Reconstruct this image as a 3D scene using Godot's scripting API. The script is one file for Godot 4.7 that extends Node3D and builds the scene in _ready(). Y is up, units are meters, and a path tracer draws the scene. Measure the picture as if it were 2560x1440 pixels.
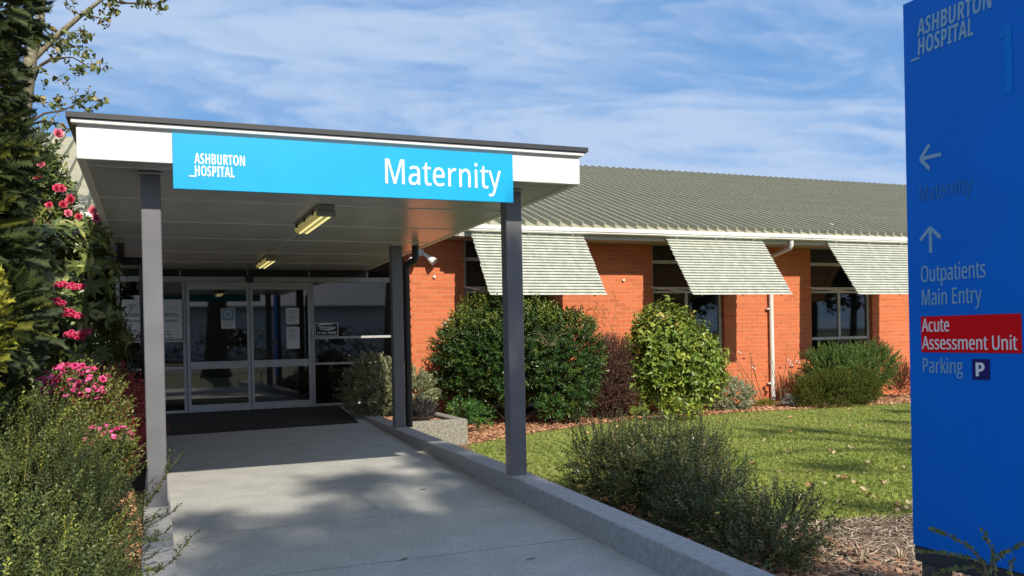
extends Node3D
# Hospital maternity entrance: canopy, brick wing with louvred awnings, garden, pylon sign.
# P(x, y, d): x along the facade, y above the lawn, d metres in front of the viewer.

var rng := RandomNumberGenerator.new()
var M := {}
var taken := {}
const EYE := 1.44

func P(x: float, y: float, d: float) -> Vector3:
	return Vector3(x, y, -d)

# ---------------------------------------------------------------- mesh builder
class MB:
	var v := PackedVector3Array()
	var n := PackedVector3Array()
	var c := PackedColorArray()
	var col := Color.WHITE
	func tri(a: Vector3, b: Vector3, d: Vector3, nn: Vector3) -> void:
		v.append(a); v.append(d); v.append(b)
		n.append(nn); n.append(nn); n.append(nn)
		c.append(col); c.append(col); c.append(col)
	func tri3(a: Vector3, b: Vector3, d: Vector3, na: Vector3, nb: Vector3, nd: Vector3) -> void:
		v.append(a); v.append(d); v.append(b)
		n.append(na); n.append(nd); n.append(nb)
		c.append(col); c.append(col); c.append(col)
	func poly(pts: Array, out: Vector3) -> void:
		var nn: Vector3 = (pts[1] - pts[0]).cross(pts[2] - pts[0]).normalized()
		if nn.dot(out) < 0.0:
			pts.reverse()
			nn = -nn
		for i in range(1, pts.size() - 1):
			tri(pts[0], pts[i], pts[i + 1], nn)
	func box(ce: Vector3, s: Vector3, b := 0.0, ba := Basis.IDENTITY) -> void:
		var h := s * 0.5
		var ax := [Vector3(1, 0, 0), Vector3(0, 1, 0), Vector3(0, 0, 1)]
		var pt := func(k: int, sg: Vector3) -> Vector3:
			var q := Vector3(sg.x * (h.x - b), sg.y * (h.y - b), sg.z * (h.z - b))
			q[k] = sg[k] * h[k]
			return ce + ba * q
		for k in 3:
			var i := (k + 1) % 3
			var j := (k + 2) % 3
			for s1 in [-1.0, 1.0]:
				var f := []
				for ij in [[-1, -1], [1, -1], [1, 1], [-1, 1]]:
					var sg := Vector3.ZERO
					sg[k] = s1; sg[i] = ij[0]; sg[j] = ij[1]
					f.append(pt.call(k, sg))
				poly(f, ba * (ax[k] * s1))
		if b <= 0.0:
			return
		for k in 3:
			var i := (k + 1) % 3
			var j := (k + 2) % 3
			for s1 in [-1.0, 1.0]:
				for s2 in [-1.0, 1.0]:
					var lo := Vector3.ZERO
					lo[i] = s1; lo[j] = s2; lo[k] = -1.0
					var hi := lo
					hi[k] = 1.0
					poly([pt.call(i, lo), pt.call(j, lo), pt.call(j, hi), pt.call(i, hi)], ba * (ax[i] * s1 + ax[j] * s2))
		for sx in [-1.0, 1.0]:
			for sy in [-1.0, 1.0]:
				for sz in [-1.0, 1.0]:
					var sg := Vector3(sx, sy, sz)
					poly([pt.call(0, sg), pt.call(1, sg), pt.call(2, sg)], ba * sg)
	func slab(a: Array, t: Vector3) -> void:
		# a convex polygon extruded by t
		var m := Vector3.ZERO
		for q in a:
			m += q
		m = m / a.size() + t * 0.5
		poly(a.duplicate(), -t)
		var up := []
		for q in a:
			up.append(q + t)
		poly(up.duplicate(), t)
		for i in a.size():
			var k := (i + 1) % a.size()
			var f := [a[i], a[k], up[k], up[i]]
			poly(f, (a[i] + a[k] + up[k] + up[i]) * 0.25 - m)
	func tube(path: Array, rad: Array, sides := 8, caps := true) -> void:
		var rings := []
		var side := Vector3.ZERO
		for i in path.size():
			var t: Vector3
			if i == 0:
				t = (path[1] - path[0]).normalized()
			elif i == path.size() - 1:
				t = (path[i] - path[i - 1]).normalized()
			else:
				t = ((path[i] - path[i - 1]).normalized() + (path[i + 1] - path[i]).normalized()).normalized()
			if side == Vector3.ZERO:
				side = t.cross(Vector3(0.31, 0.2, 0.93) if absf(t.y) > 0.8 else Vector3.UP).normalized()
			else:
				side = (side - t * side.dot(t)).normalized()
			var o := t.cross(side)
			var r := []
			for k in sides:
				var a := TAU * k / sides
				r.append(side * cos(a) + o * sin(a))
			rings.append(r)
		for i in path.size() - 1:
			for k in sides:
				var q := (k + 1) % sides
				var a: Vector3 = path[i] + rings[i][k] * rad[i]
				var b: Vector3 = path[i] + rings[i][q] * rad[i]
				var d: Vector3 = path[i + 1] + rings[i + 1][q] * rad[i + 1]
				var e: Vector3 = path[i + 1] + rings[i + 1][k] * rad[i + 1]
				tri3(a, b, d, rings[i][k], rings[i][q], rings[i + 1][q])
				tri3(a, d, e, rings[i][k], rings[i + 1][q], rings[i + 1][k])
		if caps:
			for e in [0, path.size() - 1]:
				var f := []
				for k in sides:
					f.append(path[e] + rings[e][k] * rad[e])
				poly(f, (path[0] - path[1]) if e == 0 else (path[e] - path[e - 1]))
	func leaf(o: Vector3, dir: Vector3, up: Vector3, l: float, w: float, fold := 0.25, droop := 0.15) -> void:
		var s := dir.cross(up).normalized()
		var nn := s.cross(dir).normalized()
		var mid := o + dir * l * 0.5 + nn * l * 0.04
		var tip := o + dir * l - nn * l * droop
		var a := o + dir * l * 0.45 + s * w * 0.5 + nn * w * fold
		var b := o + dir * l * 0.45 - s * w * 0.5 + nn * w * fold
		var n1 := (nn - s * fold * 1.6).normalized()
		var n2 := (nn + s * fold * 1.6).normalized()
		tri(o, a, mid, n1 if (a - o).cross(mid - o).dot(n1) > 0 else n1)
		tri(mid, a, tip, n1)
		tri(o, mid, b, n2)
		tri(mid, tip, b, n2)
	func mesh() -> ArrayMesh:
		var ar := []
		ar.resize(Mesh.ARRAY_MAX)
		ar[Mesh.ARRAY_VERTEX] = v
		ar[Mesh.ARRAY_NORMAL] = n
		ar[Mesh.ARRAY_COLOR] = c
		var m := ArrayMesh.new()
		m.add_surface_from_arrays(Mesh.PRIMITIVE_TRIANGLES, ar)
		return m

# ---------------------------------------------------------------- nodes
func numbered(s: String) -> String:
	taken[s] = taken.get(s, -1) + 1
	return s if taken[s] == 0 else "%s_%03d" % [s, taken[s]]

func tag(o: Node3D, label: String, category: String, group := "") -> Node3D:
	o.set_meta("label", label)
	o.set_meta("category", category)
	if group:
		o.set_meta("group", group)
	return o

func thing(called: String, label: String, category: String, at := Vector3.ZERO, group := "") -> Node3D:
	var o := Node3D.new()
	o.name = numbered(called)
	add_child(o)
	o.position = at
	return tag(o, label, category, group)

func put(called: String, mesh: Mesh, m: Material, parent: Node = null) -> MeshInstance3D:
	var o := MeshInstance3D.new()
	o.name = called if parent else numbered(called)
	o.mesh = mesh
	o.material_override = m
	(parent if parent else self).add_child(o, true)
	return o

# a part whose mesh is written in world coordinates
func wput(called: String, mesh: Mesh, m: Material, parent: Node) -> MeshInstance3D:
	var o := put(called, mesh, m, parent)
	o.global_position = Vector3.ZERO
	return o

func struct(called: String, mesh: Mesh, m: Material) -> MeshInstance3D:
	var o := put(called, mesh, m)
	o.set_meta("kind", "structure")
	return o

func boxm(s: Vector3, b := 0.0) -> ArrayMesh:
	var mb := MB.new()
	mb.box(Vector3.ZERO, s, b)
	return mb.mesh()

# a box part between two corners given as P()-coordinates
func bar(called: String, x0: float, x1: float, y0: float, y1: float, d0: float, d1: float, m: Material, parent: Node, b := 0.004) -> MeshInstance3D:
	var o := put(called, boxm(Vector3(absf(x1 - x0), absf(y1 - y0), absf(d1 - d0)), b), m, parent)
	o.global_position = P((x0 + x1) / 2, (y0 + y1) / 2, (d0 + d1) / 2)
	return o

func tint(a: Color, b: Color, t: float) -> Color:
	return a.lerp(b, t)

func copies(called: String, mesh: Mesh, xf: Array, cols: Array, m: Material, parent: Node = null) -> MultiMeshInstance3D:
	var mm := MultiMesh.new()
	mm.transform_format = MultiMesh.TRANSFORM_3D
	mm.use_colors = true
	mm.mesh = mesh
	mm.instance_count = xf.size()
	for i in xf.size():
		mm.set_instance_transform(i, xf[i])
		mm.set_instance_color(i, cols[i])
	var o := MultiMeshInstance3D.new()
	o.name = called if parent else numbered(called)
	o.multimesh = mm
	o.material_override = m
	o.set_meta("kind", "stuff")
	(parent if parent else self).add_child(o, true)
	return o

# ---------------------------------------------------------------- materials
func noise(freq: float, lo: float, hi: float, sd: int, size := 512, kind := FastNoiseLite.TYPE_SIMPLEX_SMOOTH, oct := 5) -> NoiseTexture2D:
	var f := FastNoiseLite.new()
	f.noise_type = kind
	f.frequency = freq
	f.seed = sd
	f.fractal_octaves = oct
	var t := NoiseTexture2D.new()
	t.width = size
	t.height = size
	t.seamless = true
	t.noise = f
	var g := Gradient.new()
	g.set_color(0, Color(lo, lo, lo))
	g.set_color(1, Color(hi, hi, hi))
	t.color_ramp = g
	return t

func bump_tex(freq: float, sd: int, oct := 4) -> NoiseTexture2D:
	return noise(freq, 0.0, 1.0, sd, 512, FastNoiseLite.TYPE_SIMPLEX_SMOOTH, oct)

# colour is a linear base colour
func mat(c: Color, rough := 0.6, tex: Texture2D = null, scale := 1.0, bump: Texture2D = null, depth := 0.2, spec := 0.5) -> StandardMaterial3D:
	var m := StandardMaterial3D.new()
	m.albedo_color = c.linear_to_srgb()
	m.roughness = rough
	m.metallic_specular = spec
	if tex or bump:
		m.uv1_triplanar = true
		m.uv1_world_triplanar = true
		m.uv1_scale = Vector3.ONE * scale
	if tex:
		m.albedo_texture = tex
	if bump:
		m.heightmap_enabled = true
		m.heightmap_texture = bump
		m.heightmap_scale = depth
	return m

func leaf_mat(rough := 0.45, back := 0.25, spec := 0.5) -> StandardMaterial3D:
	var m := StandardMaterial3D.new()
	m.vertex_color_use_as_albedo = true
	m.roughness = rough
	m.metallic_specular = spec
	if back > 0.0:
		m.backlight_enabled = true
		m.backlight = Color(back, back, back * 0.6)
	return m

func materials() -> void:
	var fine := noise(0.03, 0.80, 1.0, 1)
	var coarse := noise(0.006, 0.78, 1.0, 2)
	var speck := noise(0.12, 0.72, 1.0, 3)
	var rough_b := bump_tex(0.09, 4)
	var soft_b := bump_tex(0.015, 5)
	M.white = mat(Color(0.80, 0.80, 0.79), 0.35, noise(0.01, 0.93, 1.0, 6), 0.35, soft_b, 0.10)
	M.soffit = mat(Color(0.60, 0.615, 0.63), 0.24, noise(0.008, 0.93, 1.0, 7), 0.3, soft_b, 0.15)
	M.trim = mat(Color(0.78, 0.78, 0.76), 0.4)
	M.charcoal = mat(Color(0.05, 0.052, 0.06), 0.38, fine, 0.5)
	M.post = mat(Color(0.175, 0.175, 0.195), 0.33, noise(0.01, 0.90, 1.0, 8), 0.5)
	M.darkpipe = mat(Color(0.025, 0.025, 0.028), 0.4)
	M.cyan = mat(Color(0.0, 0.40, 0.74), 0.35, noise(0.01, 0.94, 1.0, 9), 0.3)
	M.letter = mat(Color(0.82, 0.84, 0.84), 0.4)
	M.alu = mat(Color(0.50, 0.51, 0.52), 0.38, noise(0.02, 0.9, 1.0, 10), 0.5)
	M.frame = mat(Color(0.60, 0.60, 0.54), 0.45, noise(0.02, 0.85, 1.0, 11), 0.6)
	M.louvre = mat(Color(0.63, 0.65, 0.57), 0.5, noise(0.02, 0.82, 1.0, 12), 0.6)
	M.gutter = mat(Color(0.80, 0.80, 0.78), 0.3, noise(0.02, 0.9, 1.0, 13), 0.4)
	M.eave = mat(Color(0.42, 0.42, 0.38), 0.6)
	M.roof = mat(Color(0.42, 0.405, 0.295), 0.65, noise(0.01, 0.9, 1.0, 14), 0.3, null, 0.2, 0.3)
	M.mortar = mat(Color(0.74, 0.31, 0.16), 0.95, speck, 1.5, rough_b, 0.06)
	M.brick = []
	for k in 5:
		var t: float = [0.88, 0.96, 1.0, 1.03, 1.07][k]
		M.brick.append(mat(Color(0.64 * t, 0.170 * t, 0.068 * t), 0.88, noise(0.05, 0.88, 1.0, 20 + k), 1.1, rough_b, 0.06))
	M.concrete = mat(Color(0.545, 0.54, 0.51), 0.85, noise(0.012, 0.90, 1.0, 30, 1024), 0.21, rough_b, 0.06)
	M.concrete.detail_enabled = true
	M.concrete.detail_albedo = noise(0.25, 0.84, 1.0, 31)
	M.concrete.detail_blend_mode = BaseMaterial3D.BLEND_MODE_MUL
	M.header_brown = mat(Color(0.11, 0.075, 0.065), 0.95, noise(0.15, 0.45, 1.0, 42), 1.6)  # dark brown with random speckle, for the entrance header
	M.joint = mat(Color(0.07, 0.065, 0.06), 0.95)
	M.kerb = mat(Color(0.44, 0.435, 0.43), 0.75, noise(0.03, 0.84, 1.0, 32, 1024), 0.5, rough_b, 0.06)
	M.planter = mat(Color(0.36, 0.345, 0.29), 0.9, noise(0.05, 0.66, 1.0, 33), 0.8, rough_b, 0.2)
	M.mat = mat(Color(0.035, 0.034, 0.035), 0.9, speck, 3.0, rough_b, 0.3)
	M.soil = mat(Color(0.10, 0.065, 0.042), 0.95, speck, 1.2, rough_b, 0.8)
	M.mulch_bed = mat(Color(0.30, 0.155, 0.085), 0.95, speck, 1.3, rough_b, 0.8)
	M.lawn = mat(Color(0.28, 0.30, 0.08), 0.95, noise(0.03, 0.82, 1.0, 34, 1024), 0.5, rough_b, 0.2)
	M.far_ground = mat(Color(0.10, 0.12, 0.045), 0.95, coarse, 0.05)
	M.asphalt = mat(Color(0.055, 0.055, 0.057), 0.9, speck, 0.8)
	M.bark = mat(Color(0.17, 0.13, 0.085), 0.9, noise(0.04, 0.45, 1.0, 35), 0.9, rough_b, 0.8)
	M.pale_bark = mat(Color(0.40, 0.35, 0.22), 0.8, noise(0.03, 0.5, 1.0, 36), 1.2, rough_b, 0.4)
	M.twig = mat(Color(0.10, 0.07, 0.045), 0.9)
	M.rock = mat(Color(0.33, 0.30, 0.27), 0.9, noise(0.05, 0.5, 1.0, 37), 1.5, rough_b, 1.0)
	M.blue = mat(Color(0.0, 0.17, 0.72), 0.4, noise(0.006, 0.95, 1.0, 38), 0.4, null, 0.2, 0.3)
	M.blue_light = mat(Color(0.0, 0.20, 0.68), 0.4, null, 1.0, null, 0.2, 0.3)
	M.navy = mat(Color(0.005, 0.006, 0.13), 0.35)
	M.red = mat(Color(0.78, 0.004, 0.008), 0.45, null, 1.0, null, 0.2, 0.25)
	M.silver = mat(Color(0.24, 0.42, 0.56), 0.4)
	M.faded = mat(Color(0.02, 0.17, 0.45), 0.4)
	M.timber = mat(Color(0.17, 0.15, 0.12), 0.85, noise(0.03, 0.5, 1.0, 39), 1.4)
	M.black = mat(Color(0.012, 0.012, 0.013), 0.5)
	M.inside = mat(Color(0.52, 0.50, 0.45), 0.9)
	M.inside_floor = mat(Color(0.16, 0.15, 0.15), 0.8)
	M.paper = mat(Color(0.66, 0.67, 0.68), 0.6)
	M.board = mat(Color(0.62, 0.62, 0.60), 0.5)
	M.ink = mat(Color(0.03, 0.03, 0.035), 0.6)
	M.poster_blue = mat(Color(0.20, 0.33, 0.42), 0.5)
	M.wood = mat(Color(0.36, 0.19, 0.07), 0.5, noise(0.03, 0.6, 1.0, 40), 1.0)
	M.glass = StandardMaterial3D.new()
	M.glass.albedo_color = Color(0.02, 0.024, 0.026, 0.55)
	M.glass.transparency = BaseMaterial3D.TRANSPARENCY_ALPHA
	M.glass.roughness = 0.02
	M.glass.metallic_specular = 1.0
	M.glass.clearcoat_enabled = true
	M.glass.clearcoat = 1.0
	M.glass.clearcoat_roughness = 0.02
	M.window_glass = StandardMaterial3D.new()
	M.window_glass.albedo_color = Color(0.02, 0.024, 0.026, 0.45)
	M.window_glass.transparency = BaseMaterial3D.TRANSPARENCY_ALPHA
	M.window_glass.roughness = 0.02
	M.window_glass.metallic_specular = 1.0
	M.lamp_body = mat(Color(0.30, 0.29, 0.24), 0.5)
	M.diffuser = mat(Color(0.60, 0.56, 0.26), 0.25)
	M.diffuser.emission_enabled = true
	M.diffuser.emission = Color(1.0, 0.93, 0.55)
	M.diffuser.emission_energy_multiplier = 0.16
	M.tube = mat(Color(0.8, 0.78, 0.6), 0.4)
	M.tube.emission_enabled = true
	M.tube.emission = Color(1.0, 0.95, 0.65)
	M.tube.emission_energy_multiplier = 0.8
	M.leaf = leaf_mat(0.42, 0.22)
	M.gloss_leaf = leaf_mat(0.36, 0.12, 0.5)
	M.matt_leaf = leaf_mat(0.65, 0.25, 0.4)
	M.petal = leaf_mat(0.55, 0.3, 0.3)
	M.chip = leaf_mat(0.9, 0.0, 0.3)
	M.house_wall = mat(Color(0.78, 0.77, 0.74), 0.8)
	M.house_roof = mat(Color(0.42, 0.43, 0.45), 0.6)

# ---------------------------------------------------------------- camera, sky, sun
func sky_image() -> ImageTexture:
	var w := 3072
	var h := 1536
	var im := Image.create(w, h, false, Image.FORMAT_RGBF)
	var f1 := FastNoiseLite.new()
	f1.noise_type = FastNoiseLite.TYPE_SIMPLEX_SMOOTH
	f1.frequency = 0.9
	f1.fractal_octaves = 5
	f1.seed = 11
	var f2 := FastNoiseLite.new()
	f2.noise_type = FastNoiseLite.TYPE_SIMPLEX_SMOOTH
	f2.frequency = 3.2
	f2.fractal_octaves = 4
	f2.seed = 12
	var zen := Color(0.065, 0.195, 0.48)
	var low := Color(0.28, 0.56, 0.98)
	var cloud := Color(0.57, 0.69, 0.91)
	for y in h:
		var el := PI * (0.5 - (y + 0.5) / h)
		if el < -0.05:
			im.fill_rect(Rect2i(0, y, w, h - y), Color(0.16, 0.17, 0.13))
			break
		var s := maxf(sin(el), 0.0)
		var base := low.lerp(zen, pow(s, 0.62))
		for x in w:
			var az := TAU * (x + 0.5) / w
			var k := 1.0 / (s + 0.16)
			var px := sin(az) * cos(el) * k
			var pz := cos(az) * cos(el) * k
			# streaks drawn out along one bearing
			var qx := px * 0.97 - pz * 0.24
			var qz := px * 0.24 + pz * 0.97
			var a := f1.get_noise_2d(qx * 0.40, qz * 1.25)
			var b := f2.get_noise_2d(qx * 0.9 + a * 0.9, qz * 1.3 + a * 0.4)
			var e := f2.get_noise_2d(qx * 2.6 + 7.0 + b * 0.8, qz * 3.4 + a)
			var t := clampf(0.50 + a * 0.80 + b * 0.42 + e * 0.16, 0.0, 1.0)
			t = t * t * (3.0 - 2.0 * t) * 0.80
			# white glow added round the sun's bearing, out of view, to lift blue shade
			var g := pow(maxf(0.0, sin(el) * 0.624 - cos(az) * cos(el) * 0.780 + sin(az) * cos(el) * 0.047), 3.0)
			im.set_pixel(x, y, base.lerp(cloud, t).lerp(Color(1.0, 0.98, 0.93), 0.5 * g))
	return ImageTexture.create_from_image(im)

func camera_and_light() -> void:
	var cam := Camera3D.new()
	cam.name = "camera"
	add_child(cam)
	var f := 2173.7
	cam.transform = Transform3D(Basis(Vector3(0.92443, -0.021024, 0.380773), Vector3(0.020931, 0.999771, 0.0043845), Vector3(-0.380778, 0.003917, 0.924658)), Vector3(0, EYE, 0))
	cam.projection = Camera3D.PROJECTION_FRUSTUM
	cam.near = 0.1
	cam.far = 600.0
	cam.size = 1440.0 / f * cam.near
	cam.frustum_offset = Vector2(0, 127.1 / f * cam.near)
	cam.current = true
	var env := Environment.new()
	env.background_mode = Environment.BG_SKY
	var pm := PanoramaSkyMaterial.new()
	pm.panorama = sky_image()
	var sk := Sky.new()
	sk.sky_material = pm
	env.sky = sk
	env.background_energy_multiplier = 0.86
	env.tonemap_mode = Environment.TONE_MAPPER_LINEAR
	env.tonemap_exposure = 1.15
	env.sdfgi_enabled = true
	env.ssao_enabled = true
	env.ssil_enabled = true
	var we := WorldEnvironment.new()
	we.name = "world_environment"
	we.environment = env
	add_child(we)
	var sun := DirectionalLight3D.new()
	sun.name = "sun"
	add_child(sun)
	sun.look_at_from_position(Vector3.ZERO, Vector3(-0.06, -0.80, -1.0), Vector3.UP)
	sun.light_energy = 1.6
	sun.light_color = Color(1.0, 0.965, 0.895)
	sun.light_angular_distance = 0.7
	sun.shadow_enabled = true

# ---------------------------------------------------------------- lettering
func letters(called: String, s: String, parent: Node, at: Vector3, width: float, cap: float, m: Material, turn := 0.0, bold := false, face := "Droid Sans", slant := 0.0) -> MeshInstance3D:
	var fnt := SystemFont.new()
	fnt.font_names = PackedStringArray([face])
	if bold:
		fnt.font_weight = 700
	var ref := TextMesh.new()
	ref.font = fnt; ref.font_size = 96; ref.pixel_size = 0.01; ref.depth = 0.1; ref.text = "H"
	ref.horizontal_alignment = HORIZONTAL_ALIGNMENT_LEFT
	var rb := ref.get_aabb()
	var t := TextMesh.new()
	t.font = fnt; t.font_size = 96; t.pixel_size = 0.01; t.depth = 0.1; t.text = s
	t.horizontal_alignment = HORIZONTAL_ALIGNMENT_LEFT
	t.curve_step = 1.5
	var bb := t.get_aabb()
	var sx := width / bb.size.x
	var sy := cap / rb.size.y
	var o := put(called, t, m, parent)
	var ba := Basis(Vector3.UP, turn) * Basis(Vector3(1, 0, 0), Vector3(slant, 1, 0), Vector3(0, 0, 1)) * Basis.from_scale(Vector3(sx, sy, 0.03))
	o.global_transform = Transform3D(ba, at - ba * Vector3(bb.position.x, rb.position.y, 0))
	return o

# ---------------------------------------------------------------- the ground
func path_y(d: float) -> float:
	return 0.152 + (d - 6.4) * (0.0295 if d < 6.4 else 0.0218)

func wall_x(d: float) -> float:
	return 2.60 + maxf(0.0, d - 6.4) * 0.03

func sheet(pts: Array, y: float) -> ArrayMesh:
	# a flat polygon given as [x, d] pairs
	var q := PackedVector2Array()
	for p in pts:
		q.append(Vector2(p[0], p[1]))
	var ix := Geometry2D.triangulate_polygon(q)
	var mb := MB.new()
	for i in range(0, ix.size(), 3):
		mb.poly([P(q[ix[i]].x, y, q[ix[i]].y), P(q[ix[i + 1]].x, y, q[ix[i + 1]].y), P(q[ix[i + 2]].x, y, q[ix[i + 2]].y)], Vector3.UP)
	return mb.mesh()

var lawn_poly := [[3.2, 8.6], [3.84, 10.9], [5.0, 11.6], [6.2, 12.15], [7.4, 12.42], [9.5, 12.55], [11.5, 12.42], [13.2, 12.3], [16.0, 12.3], [22.0, 12.0], [22.0, 3.9], [9.0, 4.5], [6.0, 4.85], [4.95, 5.0], [4.3, 5.35], [3.75, 6.2], [3.35, 7.4]]

func inside(poly: PackedVector2Array, x: float, d: float) -> bool:
	return Geometry2D.is_point_in_polygon(Vector2(x, d), poly)

func ground() -> void:
	struct("ground", sheet([[-300, -300], [300, -300], [300, 300], [-300, 300]], -0.09), M.far_ground)
	struct("lawn", sheet(lawn_poly, 0.0), M.lawn)
	struct("mulch_bed", sheet([[2.7, 8.6], [3.2, 8.6], [3.84, 10.9], [5.0, 11.6], [6.2, 12.15], [7.4, 12.42], [9.5, 12.55], [11.5, 12.42], [13.2, 12.3], [16.0, 12.3], [22, 12], [22, 14.3], [2.7, 14.3]], 0.004), M.mulch_bed)
	struct("garden_bed", sheet([[2.7, 8.6], [3.2, 8.6], [3.35, 7.4], [3.75, 6.2], [4.3, 5.35], [4.95, 5.0], [6.0, 4.85], [9.0, 4.5], [22, 3.9], [22, -1.5], [2.7, -1.5]], -0.004), M.soil)
	struct("planting_bed", sheet([[-0.02, -1.0], [-9, -1.0], [-9, 14.3], [-0.02, 14.3]], 0.02), M.soil)
	struct("road", sheet([[-60, -26], [60, -26], [60, -14], [-60, -14]], -0.07), M.asphalt)
	# the path: concrete bays with joints
	var pathn := Node3D.new()
	pathn.name = "path"
	pathn.set_meta("kind", "structure")
	add_child(pathn)
	var ds := [-1.5, 1.2, 2.6, 3.85, 5.06, 6.2, 7.48, 8.85, 10.16, 11.5, 13.0, 14.6]
	for i in ds.size() - 1:
		var a: float = ds[i] + 0.007
		var b: float = ds[i + 1] - 0.007
		var mb := MB.new()
		mb.slab([P(0.07, path_y(a) - 0.12, a), P(wall_x(a) + 0.01, path_y(a) - 0.12, a), P(wall_x(b) + 0.01, path_y(b) - 0.12, b), P(0.07, path_y(b) - 0.12, b)], Vector3(0, 0.12, 0))
		put("concrete_bay", mb.mesh(), M.concrete, pathn)
	var under := MB.new()
	for i in ds.size() - 1:
		var a: float = ds[i]
		var b: float = ds[i + 1]
		under.poly([P(0.07, path_y(a) - 0.012, a), P(wall_x(a), path_y(a) - 0.012, a), P(wall_x(b), path_y(b) - 0.012, b), P(0.07, path_y(b) - 0.012, b)], Vector3.UP)
	put("joint_filler", under.mesh(), M.joint, pathn)
	# entrance mat
	var mm := MB.new()
	mm.slab([P(0.10, path_y(11.75) - 0.004, 11.75), P(2.60, path_y(11.95) - 0.004, 11.95), P(wall_x(14.5) - 0.02, path_y(14.5) - 0.004, 14.5), P(0.10, path_y(14.5) - 0.004, 14.5)], Vector3(0, 0.014, 0))
	tag(put("entrance_mat", mm.mesh(), M.mat), "wide black ribbed mat lying before the sliding doors", "mat")
	# kerb walls
	var kw := thing("kerb_wall", "low grey rendered wall along the garden side of the path", "wall", P(2.7, 0, 6.4))
	for seg in [[-1.5, 6.396], [6.404, 13.75]]:
		var a: float = seg[0]
		var b: float = seg[1]
		var ta := 0.323 - maxf(0.0, 6.4 - a) * 0.0295
		var tb := 0.323
		var mb := MB.new()
		var xa := wall_x(a)
		var xb := wall_x(b)
		# bevelled top
		var n := int((b - a) / 0.05)
		var prev := []
		for i in n + 1:
			var u := float(i) / n
			var x := lerpf(xa, xb, u)
			var y := lerpf(ta, tb, u)
			var dd := lerpf(a, b, u)
			var c0 := 0.004 + 0.004 * rng.randf() + (0.012 * rng.randf() if rng.randf() < 0.16 else 0.0)
			var c1 := 0.004 + 0.005 * rng.randf()
			var row := []
			for q in [[0.0, -0.25], [0.0, -c0], [c0, 0.0], [0.2 - c1, 0.0], [0.2, -c1], [0.2, -0.25]]:
				row.append(P(x + q[0], y + q[1], dd))
			if i > 0:
				for k in 5:
					mb.poly([prev[k], prev[k + 1], row[k + 1]], Vector3(-1 if k < 2 else (1 if k > 2 else 0), 0.3 if k != 2 else 1.0, 0))
					mb.poly([prev[k], row[k + 1], row[k]], Vector3(-1 if k < 2 else (1 if k > 2 else 0), 0.3 if k != 2 else 1.0, 0))
			if i == 0 or i == n:
				mb.poly(row.duplicate(), Vector3(0, 0, 1.0 if i == 0 else -1.0))
			prev = row
		wput("wall_section", mb.mesh(), M.kerb, kw)
	var lk := thing("garden_kerb", "pale grey kerb under the front post beside the planting bed", "kerb", P(0, 0, 6.4))
	var mb2 := MB.new()
	for seg in [[1.0, 6.4], [6.4, 14.4]]:
		var a: float = seg[0]
		var b: float = seg[1]
		var ta := 0.323 - maxf(0.0, 6.4 - a) * 0.0295
		mb2.poly([P(-0.085, ta, a), P(0.08, ta, a), P(0.08, 0.323, b), P(-0.085, 0.323, b)], Vector3.UP)
		mb2.poly([P(0.08, ta, a), P(0.085, ta - 0.3, a), P(0.085, 0.02, b), P(0.08, 0.323, b)], Vector3(1, 0, 0))
		mb2.poly([P(-0.085, ta, a), P(-0.085, ta - 0.3, a), P(-0.085, 0.02, b), P(-0.085, 0.323, b)], Vector3(-1, 0, 0))
		mb2.poly([P(-0.085, ta, a), P(0.08, ta, a), P(0.085, ta - 0.3, a), P(-0.085, ta - 0.3, a)], Vector3(0, 0, 1))
	wput("kerb_section", mb2.mesh(), M.kerb, lk)
	# planter
	var pl := thing("planter", "weathered concrete planter box against the path wall", "planter", P(3.3, 0, 11))
	bar("front_wall", 2.955, 3.84, -0.02, 0.34, 10.93, 11.07, M.planter, pl, 0.012)
	bar("side_wall", 3.70, 3.84, -0.02, 0.338, 11.072, 14.0, M.planter, pl, 0.012)
	bar("soil", 2.99, 3.71, 0.02, 0.27, 11.06, 14.05, M.mulch_bed, pl, 0.0)

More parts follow.
